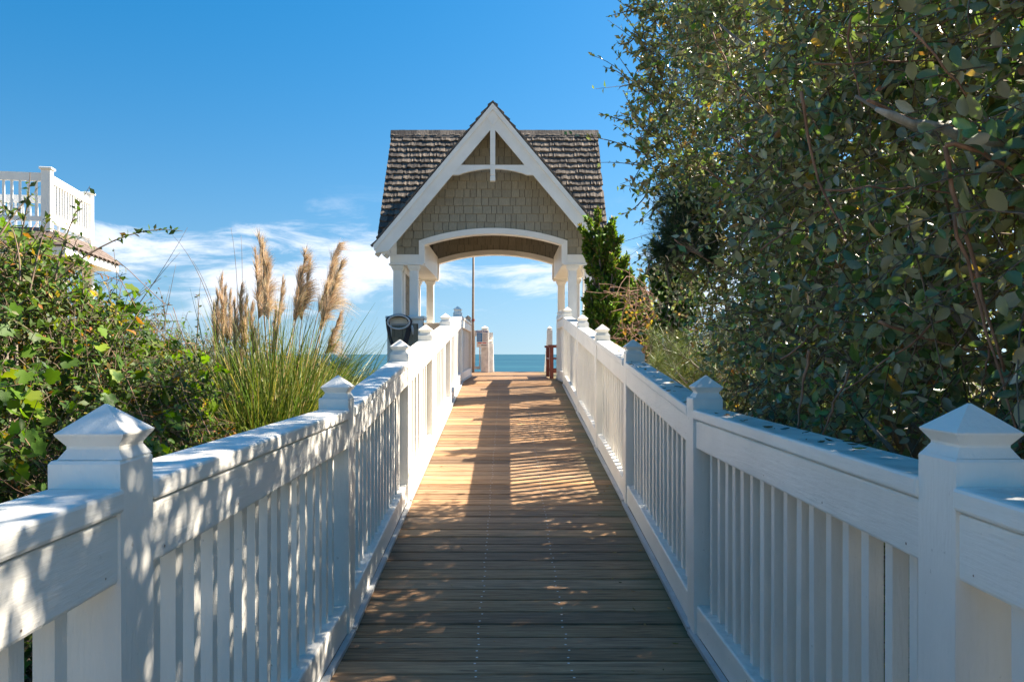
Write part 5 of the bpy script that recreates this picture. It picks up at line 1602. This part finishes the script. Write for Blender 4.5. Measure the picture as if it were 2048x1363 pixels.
for i, (tip, low, ln, wd) in enumerate(PLUMES):
    yy = 6.35 + rp.uniform(-0.3, 0.35)
    pt, pl = W(*tip, yy), W(*low, yy)
    axis = (pt - pl); up_ = axis.normalized()
    b = MB(); foot = Vector((-1.98 + rp.uniform(-0.15, 0.15), 6.4 + rp.uniform(-0.15, 0.15), -0.35))
    b.tube([foot, foot.lerp(pl, 0.5) + Vector((0, 0, 0.05)), pl, pl.lerp(pt, 0.55)], [0.005, 0.004, 0.0035, 0.002], 5)
    st = b.build('stalk', M['rawwood'], pampas, smooth=True)
    wd *= 1.2; ln *= 1.10
    n = int(520 + 4200*wd); t0 = rp.beta(1.0, 1.15, n)
    start = pt - up_*ln
    side = rp.normal(size=(n, 3)); side = norm(side - (side @ np.array(up_))[:, None]*np.array(up_))
    fluff = wd/0.09
    wind = np.array([1.0, -0.1, 0.0])*(0.55 if wd > 0.07 else 0.12)
    slen = ln*rp.uniform(0.20, 0.46, n)*(1.0 - 0.62*t0)
    base = np.array(start) + np.array(up_)*(t0*ln*0.90)[:, None]
    # strands hang in tufts: those of one tuft share their bend
    tuft = (t0*9).astype(int); tb = rp.uniform(0.1, 1.2, 12)[tuft]; tsd = rp.normal(0, 0.25, (12, 3))[tuft]
    d0 = norm(np.array(up_)*1.0 + side*(0.62*fluff)*(rp.uniform(0.05, 1.0, n)**1.5)[:, None] + tsd*fluff + wind*rp.uniform(0.1, 0.6, n)[:, None])
    gg = tb*rp.uniform(0.3, 1.3, n)*(1.12 - t0)*fluff
    k = np.linspace(0, 1, 6)
    pts = base[:, None, :] + d0[:, None, :]*(k[None, :]*slen[:, None])[..., None] + (wind*0.75 + np.array([0, 0, -0.80]))[None, None, :]*(gg[:, None]*(k**2)[None, :]*slen[:, None])[..., None]
    col = palette(n, [(5, (0.60, 0.475, 0.345)), (2.5, (0.46, 0.335, 0.22)), (4, (0.74, 0.63, 0.50))], 0.14)
    tag(link('plume', strand_mesh('plume', pts, np.full(n, 0.0036), col, M['plume']), pampas))

bush('dune_bush', 'low straw-green grassy mound between the pampas grass and the pavilion', 'bush', [(-1.95, 9.4, 0.55, 0.42), (-2.4, 10.0, 0.72, 0.45), (-1.85, 10.7, 0.62, 0.40), (-1.75, 9.9, 0.45, 0.40), (-2.9, 10.6, 0.85, 0.5)], Vector((-2.1, 10.0, -0.1)), 80, (0.10, 0.20),
     [(4, (0.22, 0.22, 0.065)), (3, (0.15, 0.18, 0.05)), (3, (0.36, 0.30, 0.13))], M['grass_blade'], nleaf=9, slen=(0.2, 0.4), ratio=0.055)

# ------------------------------------------------------------------ grass and ground cover
def tuft_field(name, spots, n, length, lean, width, pal, spread=0.10):
    A_, B_, C_ = [], [], []
    for (x, y) in spots:
        q = blades(n, (x, y, ground_h(x, y) - 0.02), spread, length, lean, width, pal, rp, 1.1)
        A_.append(q[0]); B_.append(q[1]); C_.append(q[2])
    o = link(name, strand_mesh(name, np.concatenate(A_), np.concatenate(B_), np.concatenate(C_), M['grass_blade']))
    return tag(o, kind='stuff')
DG = [(4, (0.24, 0.21, 0.07)), (2, (0.15, 0.16, 0.045)), (4, (0.40, 0.32, 0.15)), (1, (0.10, 0.12, 0.03))]
spots = [(rp.uniform(-3.2, -1.25), rp.uniform(8.6, 13.2)) for _ in range(120)] + [(rp.uniform(-7, -3.0), rp.uniform(9.5, 15)) for _ in range(160)]
o = tuft_field('dune_grass', spots, 46, (0.45, 0.95), (0.25, 1.0), 0.007, DG); tag(o, 'tan and green dune grass on the dune left of the pavilion', 'grass')
spots = [(rp.uniform(-2.3, -0.95), rp.uniform(0.2, 8.5)) for _ in range(150)] + [(rp.uniform(1.1, 2.0), rp.uniform(6.5, 13)) for _ in range(60)]
o = tuft_field('undergrowth_grass', spots, 30, (0.25, 0.6), (0.2, 0.9), 0.008, [(4, (0.15, 0.19, 0.04)), (3, (0.27, 0.24, 0.09)), (3, (0.08, 0.13, 0.03))], 0.14)
tag(o, 'green and straw grass growing under the boardwalk railings', 'grass')

# dry leaves fallen on the shaded cap rail and along the deck edge under the shrub
rl = np.random.default_rng(77); n = 150
yl = rl.uniform(1.8, 7.2, n); xl = np.where(rl.uniform(size=n) < 0.55, XR + rl.uniform(-0.06, 0.065, n), np.where(rl.uniform(size=n) < 0.7, rl.uniform(0.55, 0.83, n), rl.uniform(-0.7, 0.6, n)))
zl_ = np.array([deck_z(q) for q in yl]) + np.where(xl > XR-0.065, 1.0545, 0.004)
ang = rl.uniform(0, 6.283, n)
Ax = np.stack([np.cos(ang), np.sin(ang), rl.normal(0, 0.12, n)], axis=1); Nx = np.stack([rl.normal(0, 0.15, n), rl.normal(0, 0.15, n), np.ones(n)], axis=1)
Ll = rl.uniform(0.012, 0.042, n)
Pl = np.stack([xl, yl, zl_ + 0.006], axis=1)
o = link('leaf_litter', leaf_mesh('leaf_litter', Pl, Ax, Nx, Ll, Ll*rl.uniform(0.25, 0.5, n), palette(n, [(4, (0.16, 0.10, 0.05)), (3, (0.26, 0.18, 0.08)), (2, (0.10, 0.08, 0.05)), (1, (0.14, 0.16, 0.06))], 0.25), T_OVAL2, M['vine_leaf']))
tag(o, 'small dry leaves scattered on the right cap rail and shaded deck', 'leaf litter', kind='stuff')
